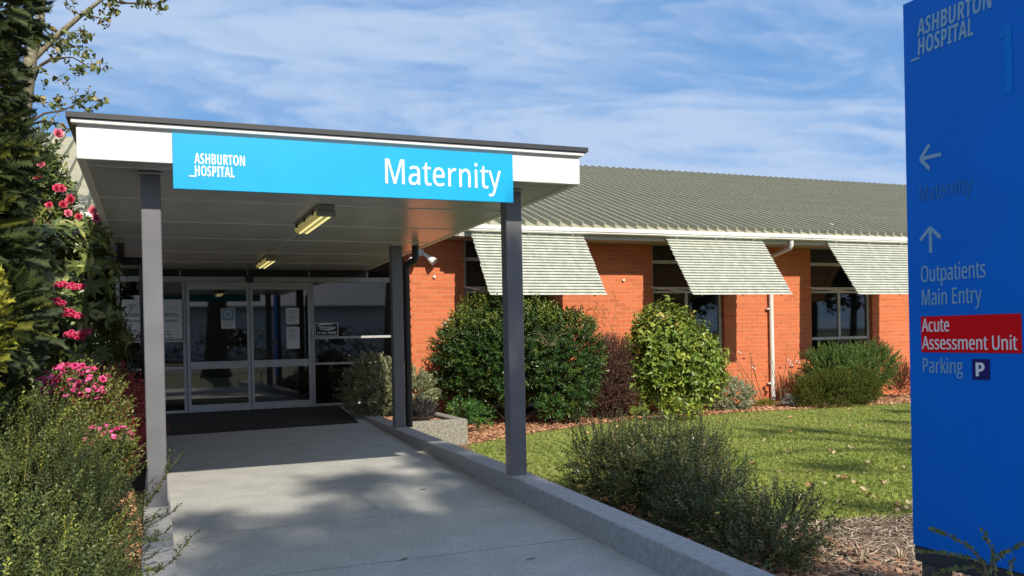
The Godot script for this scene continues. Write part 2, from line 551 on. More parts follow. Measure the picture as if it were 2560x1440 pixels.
# ---------------------------------------------------------------- the entrance canopy
func canopy() -> void:
	var t := thing("entrance_canopy", "flat white-edged porch roof on grey posts over the path", "canopy", P(1.4, 0.32, 6.4))
	var xr := func(d: float) -> float: return 3.10 + (d - 6.1) * 0.027
	# posts
	for a in [[-0.062, 0.064, 6.4], [2.606, 2.742, 6.4], [2.752, 2.888, 10.56], [-0.10, 0.03, 10.56]]:
		var o := bar("post", a[0], a[1], 0.321, 2.605, a[2], a[2] + 0.12, M.post, t, 0.006)
		var c := MB.new()
		c.box(Vector3.ZERO, Vector3(a[1] - a[0] + 0.03, 0.012, 0.15), 0.006)
		var col := put("collar", c.mesh(), M.soffit, o)
		col.position = Vector3(0, 1.133, 0)
	# soffit boards, one for each bay of lining
	var js := [6.12, 6.30, 7.60, 8.95, 10.26, 11.75, 13.2, 14.52]
	for i in js.size() - 1:
		var a: float = js[i] + 0.006
		var b: float = js[i + 1] - 0.006
		var mb := MB.new()
		var z0: float = 2.612 - (a - 6.1) * 0.0035
		var z1: float = 2.612 - (b - 6.1) * 0.0035
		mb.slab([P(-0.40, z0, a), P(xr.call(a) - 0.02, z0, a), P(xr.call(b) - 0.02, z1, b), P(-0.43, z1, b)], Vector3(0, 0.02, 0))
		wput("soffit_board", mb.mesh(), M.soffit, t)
		if i > 0:
			bar("cover_batten", -0.39, xr.call(a) - 0.05, z0 - 0.005, z0 - 0.0005, a - 0.016, a + 0.004, M.trim, t, 0.0)
	var back := MB.new()
	back.slab([P(-0.40, 2.634, 6.12), P(3.08, 2.634, 6.12), P(xr.call(14.5) - 0.02, 2.62, 14.5), P(-0.43, 2.62, 14.5)], Vector3(0, 0.15, 0))
	wput("roof_deck", back.mesh(), M.joint, t)
	# edge strips under the sides
	for sd in [0, 1]:
		var mb := MB.new()
		if sd == 0:
			mb.slab([P(-0.425, 2.606, 6.10), P(-0.375, 2.606, 6.10), P(-0.405, 2.577, 14.4), P(-0.455, 2.577, 14.4)], Vector3(0, 0.012, 0))
		else:
			mb.slab([P(3.05, 2.606, 6.10), P(3.105, 2.606, 6.10), P(xr.call(14.4) + 0.005, 2.577, 14.4), P(xr.call(14.4) - 0.05, 2.577, 14.4)], Vector3(0, 0.012, 0))
		wput("edge_trim", mb.mesh(), M.trim, t)
	# fascia boards
	bar("fascia", -0.424, 3.104, 2.607, 2.806, 6.075, 6.10, M.white, t, 0.003)
	for sd in [0, 1]:
		var mb := MB.new()
		if sd == 0:
			mb.slab([P(-0.424, 2.612, 6.10), P(-0.40, 2.612, 6.10), P(-0.43, 2.585, 14.45), P(-0.454, 2.585, 14.45)], Vector3(0, 0.19, 0))
		else:
			mb.slab([P(3.08, 2.612, 6.10), P(3.104, 2.612, 6.10), P(xr.call(14.45) + 0.004, 2.585, 14.45), P(xr.call(14.45) - 0.02, 2.585, 14.45)], Vector3(0, 0.19, 0))
		wput("side_fascia", mb.mesh(), M.white, t)
	bar("fascia_strip", -0.452, 3.128, 2.826, 2.853, 6.045, 6.12, M.white, t, 0.003)
	bar("shadow_batten", -0.42, 3.10, 2.806, 2.826, 6.085, 6.12, M.trim, t, 0.0)
	var cp := MB.new()
	cp.slab([P(-0.478, 2.856, 6.03), P(3.160, 2.856, 6.03), P(xr.call(14.5) + 0.055, 2.83, 14.5), P(-0.51, 2.83, 14.5)], Vector3(0, 0.034, 0))
	wput("roof_cap", cp.mesh(), M.charcoal, t)
	# rainwater pipes
	var pr := MB.new()
	pr.tube([P(3.08, 2.61, 10.62), P(3.08, 2.45, 10.62), P(3.065, 2.415, 10.62), P(2.985, 2.36, 10.66), P(2.965, 2.32, 10.67), P(2.965, 0.31, 10.67)], [0.045, 0.045, 0.045, 0.045, 0.045, 0.045], 12)
	var rp := wput("downpipe", pr.mesh(), M.darkpipe, t)
	var cl := MB.new()
	cl.tube([P(2.965, 1.70, 10.67), P(2.965, 1.73, 10.67)], [0.05, 0.05], 12)
	cl.box(P(2.90, 1.715, 10.67), Vector3(0.09, 0.02, 0.02))
	wput("pipe_clamp", cl.mesh(), M.darkpipe, rp)
	var lp := MB.new()
	lp.tube([P(-0.345, 2.60, 11.0), P(-0.345, 2.5, 11.0)], [0.06, 0.06], 12)
	lp.tube([P(-0.55, 2.42, 11.2), P(-0.12, 2.40, 11.1), P(-0.10, 2.38, 11.1), P(-0.095, 2.34, 11.1), P(-0.095, 0.3, 11.1)], [0.05, 0.05, 0.05, 0.05, 0.05], 12)
	lp.tube([P(-0.345, 2.52, 11.0), P(-0.345, 2.40, 11.12)], [0.055, 0.05], 12)
	wput("downpipe", lp.mesh(), M.darkpipe, t)
	# name board on the fascia
	var sg := thing("fascia_sign", "bright cyan name board on the canopy edge reading Maternity", "sign", P(1.33, 2.44, 6.05))
	bar("panel", 0.137, 2.530, 2.440, 2.803, 6.055, 6.073, M.cyan, sg, 0.002)
	letters("lettering", "Maternity", sg, P(1.545, 2.540, 6.0535), 0.885, 0.176, M.letter)
	letters("lettering", "ASHBURTON", sg, P(0.270, 2.610, 6.0535), 0.318, 0.068, M.letter, 0.0, true)
	letters("lettering", "HOSPITAL", sg, P(0.272, 2.530, 6.0535), 0.247, 0.068, M.letter, 0.0, true)
	bar("lettering", 0.235, 0.280, 2.523, 2.531, 6.052, 6.0545, M.letter, sg, 0.0)
	# batten lights
	for a in [[1.40, 7.55, 8.85, "fluorescent batten light on the soffit closest to the Maternity board"], [1.485, 11.95, 13.2, "fluorescent batten light on the soffit just before the doors"]]:
		var l := thing("batten_light", a[3], "light", P(a[0], 2.5, (a[1] + a[2]) / 2), "batten lights under the canopy")
		bar("housing", a[0] - 0.075, a[0] + 0.075, 2.555, 2.606, a[1], a[2], M.lamp_body, l, 0.008)
		var mb := MB.new()
		var prof := [[-0.078, 0.05], [-0.082, 0.025], [-0.06, 0.004], [-0.03, 0.0], [0.03, 0.0], [0.06, 0.004], [0.082, 0.025], [0.078, 0.05]]
		for k in prof.size() - 1:
			mb.poly([P(a[0] + prof[k][0], 2.503 + prof[k][1], a[1] + 0.02), P(a[0] + prof[k + 1][0], 2.503 + prof[k + 1][1], a[1] + 0.02), P(a[0] + prof[k + 1][0], 2.503 + prof[k + 1][1], a[2] - 0.02), P(a[0] + prof[k][0], 2.503 + prof[k][1], a[2] - 0.02)], Vector3(prof[k][0] + prof[k + 1][0], -0.1, 0))
		wput("diffuser", mb.mesh(), M.diffuser, l)
		for s in [-1, 1]:
			var tb := MB.new()
			tb.box(P(a[0] + s * 0.032, 2.499, (a[1] + a[2]) / 2), Vector3(0.016, 0.006, a[2] - a[1] - 0.06), 0.002)
			wput("tube", tb.mesh(), M.tube, l)
		for e in [a[1], a[2]]:
			bar("end_cap", a[0] - 0.084, a[0] + 0.084, 2.50, 2.556, e - 0.012, e + 0.02, M.lamp_body, l, 0.01)
		for k in 3:
			for s in [-1, 1]:
				var dd: float = lerpf(a[1] + 0.2, a[2] - 0.2, k / 2.0)
				bar("clip", a[0] + s * 0.086 - 0.006, a[0] + s * 0.086 + 0.006, 2.535, 2.572, dd - 0.02, dd + 0.02, M.black, l, 0.0)
		var al := AreaLight3D.new()
		al.name = "lamp"
		l.add_child(al, true)
		al.area_size = Vector2(0.12, a[2] - a[1] - 0.1)
		al.global_transform = Transform3D(Basis(Vector3.RIGHT, -PI / 2), P(a[0], 2.49, (a[1] + a[2]) / 2))
		al.light_energy = 0.05
		al.light_color = Color(1.0, 0.94, 0.65)
		al.shadow_enabled = true
	var cd := MB.new()
	cd.tube([P(1.445, 2.60, 8.86), P(1.46, 2.594, 11.94)], [0.008, 0.008], 6)
	tag(wput("light_conduit", cd.mesh(), M.trim, self), "thin cable conduit joining the two batten lights", "conduit")

# ---------------------------------------------------------------- glazed entrance
func entrance() -> void:
	var t := thing("glazed_entrance", "aluminium framed glass front with sliding doors under the canopy", "entrance", P(1.4, 0.33, 14.55))
	var d0 := 14.53
	var d1 := 14.60
	# fixed frame
	bar("head", -1.9, 3.98, 2.388, 2.470, d0 - 0.02, d1, M.alu, t)
	for x in [[0.425, 0.474], [2.398, 2.456], [-1.9, -1.84]]:
		bar("mullion", x[0], x[1], 0.335, 2.387, d0, d1, M.alu, t)
	bar("mullion", -0.52, -0.47, 0.335, 2.387, d0, d1, M.alu, t)
	for s in [[-1.84, -0.522], [-0.468, 0.424], [2.458, 3.96]]:
		for y in [[1.447, 1.487], [1.018, 1.055], [0.335, 0.375]]:
			bar("rail", s[0], s[1], y[0], y[1], d0 + 0.004, d1 - 0.004, M.alu, t)
		for y in [[1.487, 2.388], [1.055, 1.447], [0.375, 1.018]]:
			bar("pane", s[0], s[1], y[0], y[1], d0 + 0.028, d0 + 0.034, M.glass, t, 0.0)
	bar("valance", -1.9, 3.40, 2.471, 2.575, d0 + 0.06, d1 + 0.05, M.black, t)
	for x in [0.40, 1.42, 2.40, 3.37]:
		bar("cover_strip", x - 0.01, x + 0.01, 2.472, 2.574, d0 + 0.05, d0 + 0.059, M.alu, t, 0.0)
	# sliding door leaves
	for x in [[0.480, 1.428], [1.436, 2.392]]:
		var dr := put("sliding_door", boxm(Vector3(x[1] - x[0], 0.112, 0.04), 0.004), M.alu, t)
		dr.global_position = P((x[0] + x[1]) / 2, 0.396, 14.50)
		bar("top_rail", x[0], x[1], 2.262, 2.384, 14.48, 14.52, M.alu, dr)
		bar("middle_rail", x[0] + 0.046, x[1] - 0.046, 1.010, 1.128, 14.481, 14.519, M.alu, dr)
		bar("stile", x[0], x[0] + 0.045, 0.453, 2.261, 14.48, 14.52, M.alu, dr)
		bar("stile", x[1] - 0.045, x[1], 0.453, 2.261, 14.48, 14.52, M.alu, dr)
		bar("pane", x[0] + 0.044, x[1] - 0.044, 1.128, 2.262, 14.497, 14.503, M.glass, dr, 0.0)
		bar("pane", x[0] + 0.044, x[1] - 0.044, 0.453, 1.010, 14.497, 14.503, M.glass, dr, 0.0)
	bar("threshold", 0.42, 2.46, 0.318, 0.338, 14.46, 14.62, M.alu, t)
	bar("door_switch", 2.405, 2.445, 1.42, 1.62, 14.50, 14.528, M.alu, t)
	# sensor
	var sn := MB.new()
	sn.tube([P(1.44, 2.43, 14.42), P(1.44, 2.43, 14.51)], [0.055, 0.065], 14)
	tag(wput("door_sensor", sn.mesh(), M.black, self), "round black motion sensor above the meeting of the doors", "sensor")
	# room behind the glass
	struct("lobby_floor", sheet([[-2.0, 14.62], [4.0, 14.62], [4.0, 21], [-2.0, 21]], 0.325), M.inside_floor)
	for w in [["lobby_back_wall", -2.1, 4.1, 0.2, 2.9, 21.0, 21.1], ["lobby_side_wall", -2.1, -2.0, 0.2, 2.9, 14.65, 21.0], ["lobby_side_wall", 4.0, 4.1, 0.2, 2.9, 14.65, 21.0], ["lobby_ceiling", -2.1, 4.1, 2.7, 2.8, 14.66, 21.0]]:
		var o := struct(w[0], boxm(Vector3(w[2] - w[1], w[4] - w[3], w[6] - w[5])), M.inside)
		o.position = P((w[1] + w[2]) / 2, (w[3] + w[4]) / 2, (w[5] + w[6]) / 2)
	var bn := thing("lobby_bench", "wooden bench inside behind the side window", "bench", P(3.2, 0.33, 15.6))
	bar("seat", 2.75, 3.75, 0.86, 0.91, 15.3, 15.75, M.wood, bn)
	for x in [2.8, 3.7]:
		bar("leg", x - 0.03, x + 0.03, 0.325, 0.86, 15.33, 15.72, M.wood, bn)
	# notices on the glass
	var hb := thing("hours_board", "white board of visiting hours in the window left of the doors", "sign", P(0, 1.47, 14.5))
	bar("panel", -0.44, 0.415, 1.495, 2.110, 14.505, 14.52, M.board, hb, 0.002)
	letters("lettering", "Canterbury", hb, P(-0.36, 2.02, 14.5045), 0.26, 0.036, M.ink, 0.0, false, "Droid Serif")
	bar("lettering", -0.36, 0.34, 1.985, 1.989, 14.5025, 14.5045, M.ink, hb, 0.0)
	bar("lettering", -0.36, 0.34, 1.948, 1.951, 14.5025, 14.5045, M.ink, hb, 0.0)
	letters("lettering", "ASHBURTON HOSPITAL", hb, P(-0.40, 1.845, 14.5045), 0.77, 0.055, M.ink, 0.0, true, "Droid Serif")
	letters("lettering", "MATERNITY VISITING HOURS:", hb, P(-0.38, 1.765, 14.5045), 0.74, 0.034, M.ink, 0.0, true)
	bar("lettering", -0.25, 0.28, 1.738, 1.741, 14.5025, 14.5045, M.ink, hb, 0.0)
	for q in [[-0.10, 0.14, 1.69], [-0.24, 0.26, 1.605], [-0.24, 0.27, 1.56], [-0.30, 0.30, 1.515]]:
		for k in 6:
			bar("print_line", lerpf(q[0], q[1], k / 6.0), lerpf(q[0], q[1], (k + 0.8) / 6.0), q[2], q[2] + 0.011, 14.5025, 14.5045, M.ink, hb, 0.0)
	var ps := thing("poster", "blue and white notice stuck on the left door pane", "poster", P(1.1, 1.64, 14.49))
	bar("sheet", 0.990, 1.205, 1.645, 1.965, 14.4935, 14.4955, M.paper, ps, 0.0)
	bar("picture", 1.002, 1.193, 1.775, 1.955, 14.4915, 14.4933, M.poster_blue, ps, 0.0)
	var ring := TorusMesh.new()
	ring.inner_radius = 0.042; ring.outer_radius = 0.054; ring.rings = 24; ring.ring_segments = 6
	var ro := put("emblem", ring, M.letter, ps)
	ro.global_transform = Transform3D(Basis(Vector3.RIGHT, PI / 2) * Basis.from_scale(Vector3(1, 0.06, 1)), P(1.1, 1.87, 14.4912))
	for k in 4:
		bar("print_line", 1.02, 1.18 - 0.03 * (k % 2), 1.752 - k * 0.026, 1.757 - k * 0.026, 14.4923, 14.4934, M.ink, ps, 0.0)
	for q in [["upper white notice on the right door pane above another sheet", 1.70, 1.965], ["lower white notice on the right door pane with dark print", 1.30, 1.655]]:
		var pn := thing("notice", q[0], "notice", P(2.1, q[1], 14.49))
		bar("sheet", 1.998, 2.208, q[1], q[2], 14.4935, 14.4955, M.paper, pn, 0.0)
		for k in 6:
			bar("print_line", 2.03, 2.18 - 0.025 * ((k * 7) % 3), q[2] - 0.05 - k * 0.033, q[2] - 0.043 - k * 0.033, 14.4923, 14.4934, M.ink, pn, 0.0)
	var sm := thing("window_sticker", "small black smokefree sticker with white border on side window", "sticker", P(2.64, 1.5, 14.5))
	bar("border", 2.462, 2.845, 1.492, 1.712, 14.515, 14.519, M.letter, sm, 0.0)
	bar("panel", 2.472, 2.835, 1.502, 1.702, 14.511, 14.5148, M.black, sm, 0.0)
	letters("lettering", "smokefree", sm, P(2.535, 1.625, 14.5105), 0.235, 0.034, M.letter, 0.0, true)
	letters("lettering", "AT ALL TIMES", sm, P(2.50, 1.53, 14.5105), 0.31, 0.036, M.letter, 0.0, true)
	for s in [-1.0, 1.0]:
		var sw := MB.new()
		var pts := []
		for k in 15:
			var a := PI * 0.22 + PI * 0.86 * k / 14.0
			if s > 0:
				a += PI
			pts.append([P(2.653 + cos(a) * 0.150, 1.648 + sin(a) * 0.045, 14.5095), 0.002 + 0.008 * sin(PI * k / 14.0)])
		for k in 14:
			var p: Vector3 = pts[k][0]
			var q: Vector3 = pts[k + 1][0]
			var w0 := Vector3(0, pts[k][1], 0)
			var w1 := Vector3(0, pts[k + 1][1], 0)
			sw.poly([p - w0, q - w1, q + w1, p + w0], Vector3(0, 0, 1))
		wput("swoosh", sw.mesh(), M.letter, sm)

# ---------------------------------------------------------------- the brick wing
var wins := [[4.95, 6.55], [8.69, 10.29], [12.44, 14.06]]

func building() -> void:
	var t := thing("hospital_wing", "long single-storey orange brick wing with green ribbed metal roof", "building", P(9.0, 0, 14.1))
	# brickwork: mortar core, bricks proud of it
	var piers := [[3.95, 4.95], [6.55, 8.69], [10.29, 12.44], [14.06, 17.4]]
	var bm := [boxm(Vector3(0.23, 0.066, 0.10), 0.0025), boxm(Vector3(0.11, 0.066, 0.10), 0.0025)]
	var single := 0
	var rest := MB.new()
	var nrow := 40
	var walls := []
	for p in piers:
		var wall := MB.new()
		wall.box(P((p[0] + p[1]) / 2, 1.53, 14.235), Vector3(p[1] - p[0] - 0.012, 3.10, 0.265))
		walls.append(wput("brick_pier", wall.mesh(), M.mortar, t))
	bar("far_wall", 17.4, 30.0, 0.0, 3.0, 14.2, 14.4, M.brick[2], t, 0.0)
	bar("entrance_header", 1.75, 4.05, 2.58, 3.12, 14.62, 14.72, M.header_brown, t, 0.0)
	bar("side_wall", -10.4, -1.95, 0.0, 3.0, 14.3, 14.5, M.brick[1], t, 0.0)
	for pi in piers.size():
		var p: Array = piers[pi]
		for r in nrow:
			var y: float = 0.02 + r * 0.0765
			var x: float = p[0] + (0.0 if r % 2 == 0 else 0.12)
			var bits := []
			if r % 2 == 1:
				bits.append([p[0], 0.11])
			while x + 0.23 <= p[1] + 0.001:
				bits.append([x, 0.23])
				x += 0.24
			if p[1] - x > 0.05:
				bits.append([x, p[1] - x])
			for b in bits:
				var ce := P(b[0] + b[1] / 2, y + 0.033, 14.151 + rng.randf_range(-0.0015, 0.0015))
				var hidden: bool = (pi == 0 and y < 0.55) or (pi == 1 and (y < 1.3 or b[0] < 6.95)) or y > 3.0
				if pi < 2 and not hidden and single < 300:
					var big: bool = absf(b[1] - 0.23) < 0.002
					var o := put("brick", bm[0] if big else bm[1], M.brick[rng.randi() % 5], walls[pi])
					if not big:
						o.scale.x = b[1] / 0.11
					o.global_position = ce
					single += 1
				else:
					var k := rng.randf_range(0.90, 1.08)
					rest.col = Color(0.64 * k, 0.170 * k, 0.068 * k)
					rest.box(ce, Vector3(b[1], 0.066, 0.10), 0.0025)
	# return wall at the entrance
	for r in nrow:
		for k in 2:
			rest.col = Color(0.60, 0.17, 0.07) * rng.randf_range(0.85, 1.1)
			rest.box(P(3.951, 0.053 + r * 0.0765, 14.31 + k * 0.24 - (r % 2) * 0.12), Vector3(0.10, 0.066, 0.23), 0.0)
	var bmat: StandardMaterial3D = M.brick[2].duplicate()
	bmat.albedo_color = Color.WHITE
	bmat.vertex_color_use_as_albedo = true
	var rs := wput("brick_field", rest.mesh(), bmat, t)
	rs.set_meta("kind", "stuff")
	# windows
	for q in wins:
		var x0: float = q[0]
		var x1: float = q[1]
		var xm := (x0 + x1) / 2
		var f := MB.new()
		for xx in [x0 + 0.03, x1 - 0.03]:
			f.box(P(xx, 1.65, 14.215), Vector3(0.058, 2.9, 0.07), 0.006)
		for yy in [[2.776, 0.065], [2.275, 0.055], [2.205, 0.045], [1.243, 0.06], [0.2, 0.06]]:
			f.box(P(xm, yy[0], 14.215), Vector3(x1 - x0 - 0.118, yy[1], 0.064), 0.006)
		f.box(P(xm, 1.728, 14.215), Vector3(0.06, 0.908, 0.060), 0.006)
		var wn := wput("window", f.mesh(), M.frame, t)
		for g in [[x0 + 0.05, x1 - 0.05, 2.30, 2.75], [x0 + 0.05, xm - 0.025, 1.27, 2.185], [xm + 0.025, x1 - 0.05, 1.27, 2.185], [x0 + 0.05, x1 - 0.05, 0.22, 1.22]]:
			bar("pane", g[0], g[1], g[2], g[3], 14.212, 14.218, M.window_glass, wn, 0.0)
		bar("panel", x0 + 0.05, x1 - 0.05, 2.80, 3.09, 14.20, 14.23, M.black, wn, 0.0)
	# ward rooms behind the windows
	struct("ward_floor", sheet([[4.1, 14.37], [30, 14.37], [30, 20.0], [4.1, 20.0]], 0.12), M.inside_floor)
	for q in [["ward_back_wall", 4.1, 30.0, 0.1, 3.0, 20.0, 20.1], ["ward_ceiling", 4.1, 30.0, 3.0, 3.06, 14.31, 20.0], ["ward_partition", 7.55, 7.65, 0.1, 3.0, 14.38, 20.0], ["ward_partition", 11.3, 11.4, 0.1, 3.0, 14.38, 20.0]]:
		var o := struct(q[0], boxm(Vector3(q[2] - q[1], q[4] - q[3], q[6] - q[5])), M.inside)
		o.position = P((q[1] + q[2]) / 2, (q[3] + q[4]) / 2, (q[5] + q[6]) / 2)
	# eaves
	bar("eaves_lining", 4.55, 30.0, 3.086, 3.10, 13.43, 14.3, M.eave, t, 0.0)
	bar("eaves_board", 4.62, 30.0, 3.075, 3.20, 13.40, 13.428, M.eave, t, 0.0)
	bar("eaves_lining", -10.0, -0.6, 3.086, 3.10, 13.43, 14.3, M.eave, t, 0.0)
	for gx in [[4.72, 30.0], [-10.0, -0.52]]:
		var g := MB.new()
		var prof := [[13.395, 3.150], [13.31, 3.150], [13.285, 3.165], [13.285, 3.185], [13.268, 3.195], [13.268, 3.225], [13.285, 3.232], [13.285, 3.258], [13.30, 3.262], [13.395, 3.262]]
		for k in prof.size() - 1:
			var a: Array = prof[k]
			var b: Array = prof[k + 1]
			g.poly([P(gx[0], a[1], a[0]), P(gx[1], a[1], a[0]), P(gx[1], b[1], b[0]), P(gx[0], b[1], b[0])], Vector3(0, (a[1] + b[1]) / 2 - 3.206, -((a[0] + b[0]) / 2 - 13.36)))
		for e in 2:
			var f := []
			for a in prof:
				f.append(P(gx[e], a[1], a[0]))
			g.poly(f, Vector3(-1 if e == 0 else 1, 0, 0))
		wput("gutter", g.mesh(), M.gutter, t)
	# roof sheet with raised ribs
	var e0 := Vector2(13.30, 3.275)
	var e1 := Vector2(21.0, 5.935)
	var rf := MB.new()
	rf.slab([P(-10.0, e0.y - 0.02, e0.x), P(32.0, e0.y - 0.02, e0.x), P(32.0, e1.y - 0.02, e1.x), P(-10.0, e1.y - 0.02, e1.x)], Vector3(0, 0.02, 0))
	rf.slab([P(-10.0, e1.y - 0.02, e1.x), P(32.0, e1.y - 0.02, e1.x), P(32.0, e0.y - 0.02, 28.7), P(-10.0, e0.y - 0.02, 28.7)], Vector3(0, 0.02, 0))
	var roof := wput("roof", rf.mesh(), M.roof, t)
	var rl := e0.distance_to(e1)
	var rb := MB.new()
	var pr := [[-0.020, 0.0], [-0.012, 0.085], [0.012, 0.085], [0.020, 0.0]]
	for k in 3:
		rb.poly([Vector3(pr[k][0], pr[k][1], 0), Vector3(pr[k + 1][0], pr[k + 1][1], 0), Vector3(pr[k + 1][0], pr[k + 1][1], -rl), Vector3(pr[k][0], pr[k][1], -rl)], Vector3(pr[k][0] + pr[k + 1][0], 0.03, 0))
	for e in [0.0, -rl]:
		rb.poly([Vector3(-0.020, 0, e), Vector3(-0.012, 0.085, e), Vector3(0.012, 0.085, e), Vector3(0.020, 0, e)], Vector3(0, 0, 1 if e == 0.0 else -1))
	var rm := rb.mesh()
	var rx := -3.8
	while rx < 31.0:
		if rx < 0.6 or rx > 3.8:
			var o := put("roof_rib", rm, M.roof, roof)
			o.global_transform = Transform3D(Basis(Vector3.RIGHT, (e1 - e0).angle()), P(rx, e0.y, e0.x - 0.01))
		rx += 0.2125
	# small lead flashings on the ribs
	for a in [[9.0, 0.09], [12.9, 0.09]]:
		var o := put("roof_clip", boxm(Vector3(0.05, 0.06, 0.09), 0.008), M.louvre, roof)
		var q := e0.lerp(e1, a[1])
		o.global_transform = Transform3D(Basis(Vector3.RIGHT, (e1 - e0).angle()), P(a[0], q.y + 0.05, q.x))
	bar("gable_wall", 29.8, 30.0, 0.0, 3.1, 14.1, 28.0, M.brick[1], t, 0.0)
	# white downpipe with swan neck
	var dp := MB.new()
	dp.tube([P(11.33, 3.16, 13.36), P(11.33, 3.06, 13.36), P(11.335, 3.0, 13.41), P(11.37, 2.91, 13.95), P(11.372, 2.86, 14.02), P(11.372, 2.78, 14.035), P(11.372, 0.05, 14.035)], [0.045, 0.045, 0.045, 0.045, 0.045, 0.045, 0.045], 12)
	var d := wput("downpipe", dp.mesh(), M.gutter, t)
	for y in [1.86, 0.38]:
		var o := bar("pipe_clip", 11.27, 11.33, y - 0.015, y + 0.015, 14.03, 14.09, M.gutter, d)
	# vent pins on the bricks
	for a in [[4.40, 2.46], [8.05, 2.42]]:
		var kn := MB.new()
		kn.tube([P(a[0], a[1], 14.10), P(a[0], a[1], 14.06)], [0.018, 0.022], 8)
		wput("wall_hook", kn.mesh(), M.trim, t)
	# awnings of fixed slats
	var names := ["cream slatted awning behind the canopy post, over the big dark shrub", "cream slatted awning over the middle window behind the light green shrub", "cream slatted awning partly hidden by the blue pylon sign"]
	var ax := [[4.82, 6.87], [8.53, 10.65], [12.20, 14.32]]
	for k in 3:
		var a := thing("window_awning", names[k], "awning", P((ax[k][0] + ax[k][1]) / 2, 2.06, 13.0), "louvred window awnings")
		var sm := MB.new()
		var ww: float = ax[k][1] - ax[k][0]
		# a sloping blade with a short upstand at its inner edge
		sm.box(Vector3.ZERO, Vector3(ww, 0.0720, 0.004), 0.001, Basis(Vector3.RIGHT, deg_to_rad(-62)))
		sm.box(Vector3(0, 0.0165 + 0.010, -0.0320), Vector3(ww, 0.020, 0.003))
		var sl := sm.mesh()
		var n := 21
		for i in n:
			var u := (i + 0.5) / n
			var o := put("slat", sl, M.louvre, a)
			o.global_transform = Transform3D(Basis(Vector3.RIGHT, deg_to_rad(rng.randf_range(-0.4, 0.4))) * Basis(Vector3.FORWARD, rng.randf_range(-0.0012, 0.0012)), P((ax[k][0] + ax[k][1]) / 2 + rng.randf_range(-0.008, 0.008), lerpf(3.125, 2.065, u), lerpf(13.36, 12.55, u)))
		for s in [0.1, 0.5, 0.9]:
			var x := lerpf(ax[k][0], ax[k][1], s)
			var b := MB.new()
			b.tube([P(x, 3.14, 13.40), P(x, 2.055, 12.585)], [0.012, 0.012], 6)
			wput("rafter", b.mesh(), M.louvre, a)
			bar("hook", x - 0.02, x + 0.02, 3.13, 3.158, 13.33, 13.37, M.gutter, a, 0.006)
		for s in [0.0, 1.0]:
			var x := lerpf(ax[k][0] + 0.1, ax[k][1] - 0.1, s)
			var b := MB.new()
			b.tube([P(x, 2.30, 14.09), P(x, 2.10, 12.62)], [0.011, 0.011], 6)
			wput("stay", b.mesh(), M.louvre, a)
	# flood lights on the corner pier
	var fl := thing("flood_light", "pair of small white spotlights on the brick corner beside the canopy", "light", P(4.16, 2.8, 14.06))
	bar("base", 4.10, 4.22, 2.80, 2.92, 14.05, 14.098, M.trim, fl, 0.01)
	for s in [-1, 1]:
		var b := MB.new()
		var o := P(4.16 + s * 0.05, 2.84, 14.03)
		var dir := Vector3(s * 0.62, -0.62, 0.5).normalized()
		b.tube([o, o + dir * 0.10, o + dir * 0.105, o + dir * 0.18, o + dir * 0.24], [0.032, 0.034, 0.04, 0.062, 0.07], 14)
		wput("lamp_head", b.mesh(), M.trim, fl)

